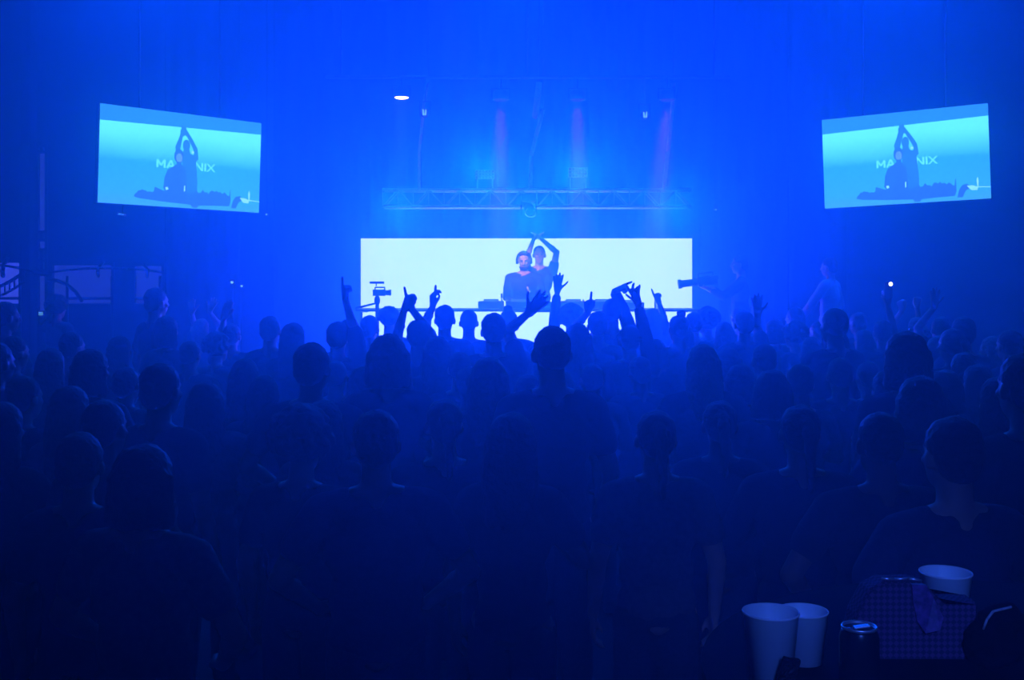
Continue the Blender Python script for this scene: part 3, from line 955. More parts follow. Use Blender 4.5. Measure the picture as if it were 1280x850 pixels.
# ------------------------------------------------------------------ cameraman and man in pale shirt (both on the stage side)
dc = 13.9
xc = (925 - 640) * dc / F
hcman = P(0, 318, dc).z - 0.62
scc = hcman / 1.783
rc = PI / 2 - 0.15
cm = thing('person', 'dark cameraman on the right of the stage holding a long-lens video camera forward', 'person', (xc, dc, 0.62), rc)
cm.scale = (scc,) * 3
inv = (Matrix.Translation((xc, dc, 0.62)) @ Matrix.Rotation(rc, 4, 'Z') @ Matrix.Diagonal((scc, scc, scc, 1))).inverted()
spec = {-1: dict(wrist=inv @ P(884, 361, dc - 0.05), pole=Vector((-0.6, 0, -1)), dir=(0.1, 1, 0.3), n=(0.2, 0, 1), pose='hold', sleeve=1.6),
        1: dict(wrist=inv @ P(888, 358, dc + 0.12), pole=Vector((0.6, 0, -1)), dir=(0, 1, 0.5), n=(-0.6, 0, 0.8), pose='hold', sleeve=1.6)}
fig = figure(spec, voxel=0.008)
assemble(cm, fig, 'short', M['skin'], M['hairblack'], M['tblack'], M['tblack'])
bm = bmesh.new(); bx(bm, (-0.13, -0.14, 0.98), (0.02, 0.05, 0.30), Euler((0.1, 0, 0)).to_matrix(), 0.004)
bx(bm, (-0.13, -0.14, 0.80), (0.018, 0.05, 0.16), Euler((-0.08, 0, 0)).to_matrix(), 0.004)
obj('hanging_cloth', bm, M['twhite'], cm)['label'] = 'pale towel hanging from the belt'


def camcorder(name, label, loc, rz, k, tiltx, lens=0.2):
    t = thing(name, label, 'video camera', loc, rz)
    t.rotation_euler = (tiltx, 0, rz)
    t.scale = (k, k, k)
    b = bmesh.new(); bx(b, (0, 0, 0), (0.11, 0.24, 0.12), bevel=0.012); obj('body', b, M['black'], t)
    b = bmesh.new(); tube(b, (0, 0.12, 0), (0, 0.12 + lens, 0), 0.042, 0.045, 24); tube(b, (0, 0.12 + lens, 0), (0, 0.16 + lens, 0), 0.055, 0.058, 24); tube(b, (0, 0.14, 0), (0, 0.18, 0), 0.05, 0.05, 24); obj('lens', b, M['black'], t)
    b = bmesh.new(); tube(b, (0, -0.08, 0.10), (0, 0.10, 0.10), 0.013); tube(b, (0, -0.08, 0.05), (0, -0.08, 0.10), 0.012); tube(b, (0, 0.10, 0.05), (0, 0.10, 0.10), 0.012); obj('handle', b, M['black'], t)
    b = bmesh.new(); bx(b, (-0.075, -0.08, 0.03), (0.04, 0.10, 0.05), bevel=0.006); obj('viewfinder', b, M['black'], t)
    return t


p = P(884, 351, dc - 0.02)
camcorder('video_camera', 'long-lensed black video camera held out by the cameraman across the white screen edge', tuple(p), PI / 2, 1.0, 0.0, 0.20).rotation_euler = (-0.12, 0, PI / 2)

dw = 13.6
xw_ = (1037 - 640) * dw / F
hw_ = P(0, 322, dw).z - 0.62
ws = hw_ / 1.78
wm = thing('person', 'dim man in a pale long-sleeved shirt standing on the far right of the stage', 'person', (xw_, dw, 0.62), 0.9)
wm.scale = (ws,) * 3
spec = {-1: dict(wrist=Vector((-0.30, 0.28, 0.97)), pole=Vector((-1, -0.5, -0.2)), dir=(-0.1, 1, -0.3), n=(0, 0, -1), pose='relax', sleeve=1.8),
        1: dict(wrist=Vector((0.25, 0.08, 0.92)), pole=Vector((1, -0.8, 0)), dir=(0, 0.2, -1), n=(-1, 0, 0), pose='relax', sleeve=1.8)}
fig = figure(spec, voxel=0.009)
assemble(wm, fig, 'short', M['skin'], M['hairblack'], M['twhite'], M['denim'])

# ------------------------------------------------------------------ video camera on a stand in front of the screen's left edge
sd = 13.1
sp = P(471, 368, sd)
t = thing('camera_stand', 'thin upright camera stand in front of the left edge of the white screen', 'stand', (sp.x + 0.005, sd, 0))
b = bmesh.new(); tube(b, (0, 0, 0.25), (0, 0, sp.z - 0.12), 0.022); obj('pole', b, M['blackmetal'], t, True)
b = bmesh.new(); ball(b, (0, 0, sp.z - 0.07), (0.035, 0.035, 0.06)); obj('pan_head', b, M['black'], t, True)
b = bmesh.new(); tube(b, (0, 0, sp.z - 0.10), (-0.24, -0.1, sp.z - 0.16), 0.011, 0.013); obj('pan_handle', b, M['black'], t, True)
for k in range(3):
    a = k * 2 * PI / 3 + 0.5
    b = bmesh.new(); tube(b, (0, 0, 0.7), (0.42 * math.cos(a), 0.42 * math.sin(a), 0.01), 0.013); obj('leg', b, M['blackmetal'], t, True)
t = camcorder('video_camera', 'small video camera with a top-mounted microphone on the thin stand', (sp.x + 0.03, sd, sp.z + 0.02), -PI / 2, 0.62, 0, 0.06)
b = bmesh.new(); tube(b, (0, -0.06, 0.12), (0, -0.06, 0.17), 0.01); tube(b, (0, -0.18, 0.19), (0, 0.09, 0.19), 0.022, 0.022); obj('microphone', b, M['black'], t, True)

# ------------------------------------------------------------------ side screens
def scr_mat():
    m = bpy.data.materials.new('side screen picture')
    m.use_nodes = True
    nt = m.node_tree
    nt.nodes.clear()
    o = nt.nodes.new('ShaderNodeOutputMaterial')
    e = nt.nodes.new('ShaderNodeEmission')
    uv = nt.nodes.new('ShaderNodeUVMap')
    sx = nt.nodes.new('ShaderNodeSeparateXYZ')
    r = nt.nodes.new('ShaderNodeValToRGB')
    n = nt.nodes.new('ShaderNodeTexNoise')
    n.inputs['Scale'].default_value = 2.0
    mp = nt.nodes.new('ShaderNodeMath'); mp.operation = 'MULTIPLY_ADD'
    mp.inputs[1].default_value = 0.12
    nt.links.new(uv.outputs[0], sx.inputs[0])
    nt.links.new(uv.outputs[0], n.inputs['Vector'])
    nt.links.new(n.outputs['Fac'], mp.inputs[0])
    nt.links.new(sx.outputs['Y'], mp.inputs[2])      # v plus a little unevenness
    sub = nt.nodes.new('ShaderNodeMath'); sub.operation = 'SUBTRACT'; sub.inputs[1].default_value = 0.06
    nt.links.new(mp.outputs[0], sub.inputs[0])
    nt.links.new(sub.outputs[0], r.inputs['Fac'])
    cr = r.color_ramp
    cr.elements[0].position = 0.0; cr.elements[0].color = (0.06, 0.75, 2.5, 1)
    cr.elements[1].position = 1.0; cr.elements[1].color = (0.16, 1.9, 2.5, 1)
    for p_, c_ in ((0.12, (0.045, 0.80, 2.5)), (0.45, (0.035, 0.78, 2.5)), (0.56, (0.08, 1.2, 2.5)), (0.75, (0.15, 1.8, 2.5))):
        el = cr.elements.new(p_); el.color = (*c_, 1)
    nt.links.new(r.outputs['Color'], e.inputs['Color'])
    nt.links.new(e.outputs[0], o.inputs[0])
    return m


SCRM = scr_mat()
BAND = emat('screen picture top band', (0.03, 0.52, 2.2), 1)
SIL = emat('screen picture figures', (0.03, 0.30, 1.7), 1.0)
SIL2 = emat('screen picture second figure', (0.03, 0.40, 1.9), 1.0)
SKN = emat('screen picture skin', (0.12, 0.62, 2.0), 1.0)
LTR = emat('screen picture letters', (0.15, 1.7, 2.5), 1.0)
LITE = emat('screen picture highlights', (0.30, 1.6, 2.5), 1.0)


def ell(u, v, ru, rv, n=18):
    return [(u + ru * math.cos(2 * PI * i / n), v + rv * math.sin(2 * PI * i / n)) for i in range(n)]


SHAPES = [   # material, outline in picture coordinates (u right, v down)
    (1, [(0, 0), (1, 0), (1, .13), (0, .165)]),
    # taller figure with raised arms
    (6, ell(.515, .335, .023, .062)),
    (6, [(.50, .36), (.53, .36), (.540, .42), (.575, .44), (.582, .56), (.575, .62), (.590, .74), (.583, .76), (.585, .86), (.50, .86), (.49, .45)]),
    (6, [(.575, .50), (.592, .47), (.585, .36), (.555, .27), (.515, .17), (.495, .17), (.495, .22), (.515, .24), (.545, .33), (.565, .40), (.555, .46)]),
    (6, [(.455, .45), (.445, .36), (.465, .27), (.485, .16), (.50, .15), (.51, .22), (.49, .25), (.475, .31), (.463, .37), (.47, .45)]),
    (6, ell(.493, .195, .020, .040)), (6, [(.478, .22), (.48, .15), (.487, .125), (.495, .15), (.505, .125), (.512, .16), (.515, .22)]),
    # bearded figure
    (2, ell(.470, .455, .030, .075)),
    (2, [(.456, .545), (.488, .545), (.515, .60), (.525, .86), (.40, .86), (.405, .80), (.378, .80), (.385, .69), (.402, .61), (.432, .575)]),
    (3, ell(.472, .475, .020, .050)),
    (2, [(.455, .515), (.488, .515), (.485, .55), (.472, .565), (.458, .55)]),
    # equipment and hands along the bottom
    (2, [(.205, .915), (.212, .88), (.222, .875), (.228, .845), (.243, .85), (.250, .83), (.262, .845), (.275, .84), (.283, .86), (.300, .85), (.312, .86),
         (.322, .845), (.326, .80), (.332, .80), (.334, .845), (.36, .85), (.375, .83), (.39, .835), (.40, .825), (.55, .84), (.562, .82), (.57, .835), (.585, .80), (.595, .83), (.612, .825),
         (.625, .79), (.636, .82), (.65, .815), (.662, .835), (.674, .80), (.688, .79), (.70, .81), (.712, .785), (.722, .81), (.738, .80), (.75, .825),
         (.765, .80), (.785, .835), (.796, .84), (.800, .77), (.805, .77), (.806, .90), (.795, .95), (.70, .955), (.60, .965), (.59, .99), (.56, .99), (.55, .96), (.40, .95), (.24, .93)]),
    (2, [(.81, .97), (.82, .89), (.84, .84), (.87, .83), (.89, .87), (.86, .90), (.84, .97)]),
    (4, [(.865, .85), (.90, .85), (.93, .87), (.925, .905), (.89, .90)]),
    (4, [(.925, .87), (.922, .80), (.928, .76), (.934, .80), (.932, .87)]),
    (4, [(.925, .865), (1.0, .875), (1.0, .882), (.925, .875)]),
    (4, [(.39, .795), (.405, .79), (.41, .815), (.395, .825)]),
    (4, [(.545, .39), (.558, .385), (.562, .41), (.548, .42)]),
    (4, [(.505, .77), (.512, .76), (.512, .82), (.505, .83)]),
]


def side_screen(cpx, depths, label):
    C = [P(x, y, d) for (x, y), d in zip(cpx, depths)]     # TL TR BR BL
    U = ((C[1] - C[0]) + (C[2] - C[3])) / 2
    V = ((C[3] - C[0]) + (C[2] - C[1])) / 2
    O = (C[0] + C[1] + C[2] + C[3]) / 4 - U / 2 - V / 2
    Nn = U.cross(V).normalized()
    if Nn.y > 0:
        Nn = -Nn
    V = (V - V.dot(U) / U.dot(U) * U)
    t = thing('hanging_screen', label, 'screen', tuple(O + U / 2 + V / 2))
    base = O + U / 2 + V / 2

    def q(u, v, off=0.0):
        return O + U * u + V * v + Nn * off - base

    def slab(bm, u0, v0, u1, v1, o0, o1):
        vs = [bm.verts.new(q(u, v, o)) for o in (o0, o1) for u, v in ((u0, v0), (u1, v0), (u1, v1), (u0, v1))]
        for f in ((0, 1, 2, 3), (4, 5, 6, 7), (0, 1, 5, 4), (1, 2, 6, 5), (2, 3, 7, 6), (3, 0, 4, 7)):
            bm.faces.new([vs[i] for i in f])
    bm = bmesh.new()
    slab(bm, -0.004, -0.007, 1.004, 1.007, -0.09, -0.012)
    slab(bm, 0.2, 0.25, 0.8, 0.75, -0.14, -0.09)
    obj('housing', bm, M['black'], t)
    # picture
    bm = bmesh.new()
    uvl = bm.loops.layers.uv.new('UVMap')
    n = 12
    grid = [[bm.verts.new(q(i / n, j / n, 0)) for i in range(n + 1)] for j in range(n + 1)]
    for j in range(n):
        for i in range(n):
            f = bm.faces.new((grid[j][i], grid[j][i + 1], grid[j + 1][i + 1], grid[j + 1][i]))
            for lp, (a, c) in zip(f.loops, ((i, j), (i + 1, j), (i + 1, j + 1), (i, j + 1))):
                lp[uvl].uv = (a / n, 1 - c / n)
    for k, (mi, poly) in enumerate(SHAPES):
        off = 0.0015 + 0.0004 * k
        vs = [bm.verts.new(q(u, v, off)) for u, v in poly]
        f = bm.faces.new(vs)
        f.material_index = mi
    bmesh.ops.triangulate(bm, faces=[f for f in bm.faces if len(f.verts) > 4])
    me = bpy.data.meshes.new('picture')
    # letters, read left and right of the two figures
    GL = {'M': [((0.1, 0), (0.1, 1)), ((0.1, 1), (0.5, 0.25)), ((0.5, 0.25), (0.9, 1)), ((0.9, 1), (0.9, 0))],
          'A': [((0.05, 0), (0.5, 1)), ((0.5, 1), (0.95, 0)), ((0.22, 0.3), (0.78, 0.3))],
          'N': [((0.1, 0), (0.1, 1)), ((0.1, 1), (0.9, 0)), ((0.9, 0), (0.9, 1))],
          'I': [((0.5, 0), (0.5, 1))],
          'X': [((0.05, 0), (0.95, 1)), ((0.05, 1), (0.95, 0))]}
    kk = 0
    for ch, u0, wd in (('M', .335, .055), ('A', .397, .050), ('N', .573, .050), ('I', .622, .030), ('X', .648, .052)):
        for (xa, ya), (xb, yb2) in GL[ch]:
            hw = 0.012 / wd / 2 * wd * 0.5 + 0.003          # half stroke, in u
            ua, ub = u0 + wd * xa, u0 + wd * xb
            va, vb = .592 - .085 * ya, .592 - .085 * yb2
            if abs(ya - yb2) < 1e-3:
                pts = [(ua, va - .009), (ub, va - .009), (ub, va + .009), (ua, va + .009)]
            else:
                pts = [(ua - hw, va), (ua + hw, va), (ub + hw, vb), (ub - hw, vb)]
            kk += 1
            f = bm.faces.new([bm.verts.new(q(u_, v_, 0.0006 + 0.00004 * kk)) for u_, v_ in pts])
            f.material_index = 5
    bm.to_mesh(me); bm.free()
    for m_ in (SCRM, BAND, SIL, SKN, LITE, LTR, SIL2):
        me.materials.append(m_)
    o = bpy.data.objects.new('picture', me)
    COL.objects.link(o); o.parent = t
    # hanging rods up to the ceiling
    for u in (0.25, 0.75):
        bm = bmesh.new()
        a = q(u, 0.1, -0.11)
        top = Vector((a.x, a.y, ZC - base.z))
        tube(bm, a, top, 0.012)
        obj('hanging_rod', bm, M['blackmetal'], t, True)
    return t


side_screen([(125, 129), (327, 154), (323, 266), (122, 253)], [13.54, 15.0, 15.0, 13.54], 'side screen hanging beside the left windows, its picture tilting down toward the stage')
side_screen([(1027, 150), (1235, 129), (1236, 248), (1029, 261)], [14.5, 13.5, 13.5, 14.5], 'side screen hanging on the far side above the man in the pale shirt')
# ------------------------------------------------------------------ truss with blinders over the screen
yd = 15.4
x0, x1 = P(478, 0, yd).x, P(864, 0, yd).x
z0, z1 = P(0, 258, yd).z, P(0, 237, yd).z
t = thing('lighting_truss', 'pale aluminium box truss spanning above the white screen', 'truss', ((x0 + x1) / 2, yd, z0))
L = x1 - x0
H_ = z1 - z0
for yy in (0, 0.24):
    for zz in (0, H_):
        bm = bmesh.new(); tube(bm, (-L / 2, yy, zz), (L / 2, yy, zz), 0.022); obj('chord', bm, M['alu'], t, True)
bm = bmesh.new()
n = 20
for i in range(n):
    xa, xb = -L / 2 + L * i / n, -L / 2 + L * (i + 1) / n
    for yy in (0, 0.24):
        za, zb_ = (0, H_) if i % 2 == 0 else (H_, 0)
        tube(bm, (xa, yy, za), (xb, yy, zb_), 0.009, seg=8)
    for zz in (0, H_):
        ya, yb_ = (0, 0.24) if i % 2 == 0 else (0.24, 0)
        tube(bm, (xa, ya, zz), (xb, yb_, zz), 0.009, seg=8)
    tube(bm, (xa, 0, 0), (xa, 0, H_), 0.008, seg=8)
obj('lattice', bm, M['lattice'], t, True)

for px0, py0, px1, py1, lab in ((594, 212, 618, 223, 'pale square-celled blinder panel standing on the truss above the bearded disc jockey'),
                                (711, 209, 735, 221, 'pale square-celled blinder panel standing on the truss, the one nearer the second pair of beams')):
    a, c = P(px0, py1, yd), P(px1, py0, yd)
    t = thing('blinder_panel', lab, 'stage light', ((a.x + c.x) / 2, yd + 0.1, z1 + 0.022))
    zb0 = a.z - (z1 + 0.022)
    hh, ww = c.z - a.z, c.x - a.x
    b = bmesh.new(); bx(b, (0, 0, zb0 + hh / 2), (ww, 0.10, hh), bevel=0.006); obj('housing', b, M['pale'], t)
    b = bmesh.new()
    for i in range(6):
        for j in range(3):
            bx(b, (-ww / 2 + ww * (i + .5) / 6, -0.052, zb0 + hh * (j + .5) / 3), (ww / 6 * .8, 0.01, hh / 3 * .75))
    obj('lamp_cells', b, emat('dim lamp cell', (0.06, 0.14, 0.5), 0.25), t)
    for sx in (-1, 1):
        b = bmesh.new(); tube(b, (sx * ww * 0.4, 0, 0), (sx * ww * 0.4, 0, zb0 + 0.02), 0.010); obj('bracket', b, M['alu'], t)

# moving head hanging in the gap of the truss
p = P(661, 262, 15.1)
t = thing('moving_head', 'small moving head lamp with a bright rim hanging under the middle of the truss', 'stage light', tuple(p))
b = bmesh.new(); bx(b, (0, 0.12, 0.17), (0.20, 0.22, 0.10), bevel=0.015); obj('base', b, M['blackmetal'], t)
for sx in (-1, 1):
    b = bmesh.new(); bx(b, (sx * 0.10, 0.12, 0.04), (0.02, 0.07, 0.22), bevel=0.004); obj('yoke_arm', b, M['blackmetal'], t)
b = bmesh.new(); cap(b, (0.0, 0.18, 0.03), (0.02, 0.05, -0.02), 0.07, 0.075, 3); obj('head', b, M['black'], t, True)
b = bmesh.new(); lathe(b, [(0.060, 0), (0.078, 0.0), (0.078, 0.02), (0.060, 0.02)], 24, closed=True)
o = obj('lens_rim', b, M['alu'], t, True); o.matrix_local = Matrix.Translation((0.02, -0.02, -0.05)) @ Euler((0.9, 0.3, 0)).to_matrix().to_4x4()

# steel ropes with bright fittings holding the truss
def rope(pts, label, r=0.016):
    d = 15.35
    ps = [P(x, y, d + dd) for x, y, dd in pts]
    t = thing('suspension_rope', label, 'rope', tuple(ps[-1]))
    base = ps[-1]
    top = ps[0].copy(); top.z = ZC - 0.02; 
    bm = bmesh.new(); tube(bm, top - base, ps[0] - base, 0.006); obj('ceiling_wire', bm, M['blackmetal'], t, True)
    r *= 1.5
    bm = bmesh.new()
    for a_, c_ in zip(ps[:-1], ps[1:]):
        tube(bm, a_ - base, c_ - base, r)
        ball(bm, c_ - base, r, sub=2)
    obj('sleeve', bm, M['cable'], t, True)
    return t, base


rope([(535, 104, 0), (530, 128, 0), (527, 160, 0), (524, 190, 0), (524, 236, 0)], 'pale rope dropping to the truss beside the brightest lamp', 0.013)
rope([(674, 103, 0), (669, 145, 0)], 'short thick pale rope hanging at the middle between the violet beams', 0.028)
rope([(679, 137, 0), (670, 170, 0), (664, 195, 0), (663, 236, 0)], 'thin slanting pale rope below the short thick one', 0.018)
rope([(842, 104, 0), (840, 140, 0), (835, 190, 0), (830, 236, 0)], 'pale rope dropping to the truss beside the last violet beam', 0.018)

# ------------------------------------------------------------------ bar with down-lights
yd2 = 14.4
zbar = P(0, 112, yd2).z + 0.16
t = thing('lighting_bar', 'thin black pipe carrying the row of downward lamps', 'pipe', (0.2, yd2, zbar))
b = bmesh.new(); tube(b, (-2.6, 0, 0), (2.6, 0, 0), 0.024); obj('pipe', b, M['blackmetal'], t, True)
for sx in (-2.4, 0.0, 2.4):
    b = bmesh.new(); tube(b, (sx, 0, 0), (sx, 0, ZC - zbar), 0.008); obj('drop_wire', b, M['blackmetal'], t, True)


def spot_lamp(name, loc, target, power, col, size_deg, blend=1.0, radius=0.1, parent=None):
    l = bpy.data.lights.new(name, 'SPOT')
    l.energy = power; l.color = col; l.spot_size = math.radians(size_deg); l.spot_blend = blend; l.shadow_soft_size = radius
    o = bpy.data.objects.new(name, l)
    COL.objects.link(o)
    o.location = loc
    o.rotation_euler = (Vector(target) - Vector(loc)).to_track_quat('-Z', 'Y').to_euler()
    if parent:
        o.parent = parent
    return o


for px, py, lit, lab in ((502, 121, True, 'round lamp with a blazing white lens above the left end of the white screen'),
                         (626, 124, False, 'round dark lamp pointing down with a violet beam above the bearded disc jockey'),
                         (722, 124, False, 'round dark lamp pointing down with a violet beam just right of the middle rope'),
                         (834, 124, False, 'round dark lamp pointing down with a violet beam beside the last rope')):
    p = P(px, py, 14.4)
    t = thing('stage_lamp', lab, 'stage light', tuple(p), 0, 'lamps pointing down from the bar')
    b = bmesh.new(); lathe(b, [(0.07, 0.12), (0.095, 0.09), (0.1, 0.0), (0.105, 0.0), (0.105, -0.008), (0.088, -0.008), (0.088, 0.02), (0.0, 0.02)], 28)
    obj('housing', b, M['black'], t, True)
    zt_ = zbar - p.z
    b = bmesh.new()
    for sx in (-1, 1):
        bx(b, (sx * 0.115, 0, 0.07), (0.012, 0.03, 0.12))
    bx(b, (0, 0, 0.135), (0.242, 0.03, 0.012)); tube(b, (0, 0, 0.135), (0, 0, zt_), 0.012)
    obj('yoke', b, M['blackmetal'], t)
    b = bmesh.new(); lathe(b, [(0.0, 0.004), (0.084, 0.004), (0.088, -0.012), (0.07, -0.022), (0.0, -0.026)], 28)
    obj('lens', b, emat('lens glow', (0.8, 0.95, 1.0), 6.0) if lit else emat('dim violet lens', (0.03, 0.06, 0.6), 0.6), t, True)
    spot_lamp('stage_lamp_beam', (p.x, p.y, p.z - 0.05), (p.x - (0.0 if px < 800 else 0.5), p.y - 0.9, 0), BEAM * (0.5 if lit else 1.0), (1.0, 0.12, 0.8) if not lit else (0.12, 0.18, 1.0), 14, 0.6, 0.08)

for px, py, lab in ((531, 141, 'small spot lamp with a painted glint beside the left rope'), (806, 144, 'small spot lamp with a painted glint left of the last violet beam')):
    p = P(px, py, 14.3)
    t = thing('spot_lamp', lab, 'stage light', tuple(p))
    b = bmesh.new(); cap(b, (0, 0.1, 0.02), (0, 0.02, 0), 0.045, 0.06, 3); obj('housing', b, M['black'], t, True)
    b = bmesh.new(); bx(b, (-0.07, 0.05, 0.06), (0.012, 0.03, 0.18)); bx(b, (0.07, 0.05, 0.06), (0.012, 0.03, 0.18)); bx(b, (0, 0.05, 0.15), (0.15, 0.03, 0.012)); tube(b, (0, 0.05, 0.15), (0, 0.05, zbar - p.z), 0.008)
    obj('yoke', b, M['blackmetal'], t)
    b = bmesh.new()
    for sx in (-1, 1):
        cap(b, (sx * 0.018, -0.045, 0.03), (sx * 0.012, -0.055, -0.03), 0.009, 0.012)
    obj('painted_glint', b, emat('painted reflection glint', (0.2, 0.95, 2.0), 0.8), t, True)  # reflection glint put in as a glowing colour

# little indicator lamps
for (px, py, d, r, lab) in ((290, 353, 17.6, 0.018, 'tiny white indicator light on the left drape'), (302, 357.5, 17.6, 0.013, 'dimmer tiny indicator light beside the first one on the left drape'),
                            (333, 268, 16.0, 0.010, 'tiny light point at the lower corner of the nearer-left side screen'), (895, 262, 16.5, 0.010, 'faint tiny light point right above the white screen corner')):
    p = P(px, py, d)
    b = bmesh.new(); bx(b, (0, 0, 0), (r * 2, 0.03, r * 2), bevel=r * 0.3)
    t = thing('indicator_light', lab, 'light', tuple(p))
    obj('lamp', b, emat('indicator', (0.15, 0.85, 1.0), 1.3 if r > 0.011 else 0.6), t)
    b = bmesh.new(); bx(b, (0, 0.04, 0), (r * 4, 0.05, r * 4), bevel=0.004); tube(b, (0, 0.05, 0), (0, 0.05, -p.z if p.z < 2.5 else ZC - p.z), 0.006); obj('bracket', b, M['black'], t)
p = P(152, 268, 13.8)
t = thing('screen_control_box', 'small glinting control box under the left end of the side screen beside the windows', 'box', tuple(p))
b = bmesh.new(); bx(b, (0, 0, 0), (0.10, 0.05, 0.035), Euler((0, 0.2, 0)).to_matrix(), 0.005); obj('case', b, M['pale'], t)
b = bmesh.new(); bx(b, (-0.015, -0.027, 0.003), (0.03, 0.006, 0.014)); bx(b, (0.025, -0.027, -0.004), (0.02, 0.006, 0.012)); obj('indicator', b, emat('box glint', (0.06, 0.6, 2.0), 0.8), t)
b = bmesh.new(); tube(b, (0, 0.02, 0), (0, 0.12, 0.35), 0.006); obj('bracket', b, M['blackmetal'], t)

# phones held up
for x_, (w, s) in PHONES.items():
    torch = x_ > 600
    t = thing('phone', 'phone with a bright torch point held up on the right side of the crowd' if torch else 'small lit phone screen held up beside the dark pillar', 'phone', (w.x, w.y - 0.02, w.z + 0.12))
    b = bmesh.new(); bx(b, (0, 0, 0), (0.072, 0.009, 0.145) if torch else (0.09, 0.009, 0.072), bevel=0.003); obj('case', b, M['black'], t)
    if torch:
        b = bmesh.new(); ball(b, (0.02, -0.006, 0.055), (0.018, 0.005, 0.018)); obj('torch', b, emat('torch', (0.7, 0.95, 1.0), 4.0), t, True)
    else:
        b = bmesh.new(); bx(b, (0, -0.006, 0), (0.055, 0.003, 0.045)); obj('display', b, emat('phone display', (0.06, 0.42, 1.0), 0.9), t)

# ceiling ropes
for k, (xa, xb) in enumerate(((-5.5, -2.9), (0.9, 0.5), (2.2, 1.9), (4.4, 3.1))):
    b = bmesh.new()
    tube(b, (xa, 12.0, ZC), (xb, 15.2, 6.0), 0.006)
    tube(b, (xb, 15.2, 6.0), (xb, 15.3, ZC), 0.006)
    o = obj('ceiling_rope', b, M['cable'], None, True)
    tag(o, ('faint slanting rope under the dark ceiling, leftmost of four', 'faint slanting rope under the ceiling above the middle rope', 'faint nearly straight rope under the ceiling above the last two lamps', 'faint slanting rope under the ceiling, rightmost of four')[k], 'rope')

# ------------------------------------------------------------------ high table with cups near the photographer
TT = 1.375
b = bmesh.new(); bx(b, (0.6, -0.2, 0.22), (4.4, 3.4, 0.44), bevel=0.01); bx(b, (0.6, -0.2, 0.4475), (4.36, 3.36, 0.015)); struct('platform', b, M['stage'])
t = thing('high_table', 'black-clothed high table in the near right corner under the cups', 'table', (0.965, 1.93, 0.455))
th = TT - 0.455
b = bmesh.new(); tube(b, (0, 0, th - 0.024), (0, 0, th), 0.63, seg=72); obj('table_top', b, M['tcloth'], t)
b = bmesh.new(); tube(b, (0, 0, 0.03), (0, 0, th - 0.03), 0.04, seg=24); obj('pedestal', b, M['blackmetal'], t, True)
b = bmesh.new(); tube(b, (0, 0, 0), (0, 0, 0.03), 0.32, 0.30, seg=40); obj('foot_plate', b, M['blackmetal'], t, True)


def cup_at(px, py_rim, d, r, h, label, liquid=None, tag_=False):
    p = P(px, py_rim, d)
    t = thing('plastic_cup', label, 'cup', (p.x, d, TT), 0)
    hh = h
    b = bmesh.new()
    lathe(b, [(r * 0.74, 0.0), (r * 0.97, hh * 0.96), (r * 1.0, hh * 0.965), (r * 1.015, hh * 0.985), (r * 1.0, hh), (r * 0.975, hh), (r * 0.955, hh * 0.96), (r * 0.72, 0.006)], 48)
    obj('cup_wall', b, M['cup'], t, True)
    b = bmesh.new()
    q = 0.70 if liquid is None else liquid
    rr_ = r * (0.72 + 0.235 * q) - 0.002
    tube(b, (0, 0, 0.007), (0, 0, hh * q), r * 0.70, rr_, seg=40)
    obj('drink', b, mat('drink', (0.25, 0.28, 0.3), 0.2), t)
    return t


cup_at(963.5, 778, 1.93, 0.0485, 0.118, 'big frosted plastic cup in front, overlapping its smaller neighbour, with a dark wrapper against it')
cup_at(1004, 776, 2.02, 0.0445, 0.093, 'frosted plastic cup half hidden by the bigger cup in front')
cup_at(1182, 722, 2.20, 0.0500, 0.115, 'frosted plastic cup behind the quilted bag', 0.3)
# wrapper
p = P(983, 834, 1.86)
b = bmesh.new(); bx(b, (0, 0, 0.03), (0.030, 0.008, 0.062), Euler((0.1, 0.22, 0.2)).to_matrix(), 0.003)
bmesh.ops.subdivide_edges(b, edges=b.edges[:], cuts=3)
for v in b.verts:
    v.co += Vector((random.uniform(-1, 1), random.uniform(-1, 1), random.uniform(-1, 1))) * 0.0015
o = obj('foil_wrapper', b, mat('dark foil', (0.02, 0.015, 0.03), 0.35, metal=0.5, noise=0.8, nscale=160, bump=0.6)); o.location = (p.x + 0.002, 1.862, TT)
tag(o, 'small crumpled dark wrapper leaning on the big front cup', 'wrapper')
# drinks can
p = P(1074, 786, 1.88)
t = thing('drinks_can', 'black drinks can with a shiny rim between the cups and the quilted bag', 'can', (p.x, 1.88, TT))
b = bmesh.new(); lathe(b, [(0.024, 0), (0.031, 0.008), (0.033, 0.014), (0.033, 0.090), (0.030, 0.100), (0.0285, 0.104)], 40); obj('body', b, mat('black glossy can', (0.012, 0.012, 0.015), 0.25, metal=0.3), t, True)
b = bmesh.new(); lathe(b, [(0.0285, 0.103), (0.0300, 0.107), (0.0285, 0.109), (0.0265, 0.107), (0.0255, 0.103), (0.0, 0.1025)], 40); obj('rim', b, M['alu'], t, True)
b = bmesh.new(); bx(b, (0.004, 0.0, 0.107), (0.026, 0.014, 0.003), Euler((0, -0.12, 0)).to_matrix(), 0.001); obj('pull_tab', b, M['alu'], t)


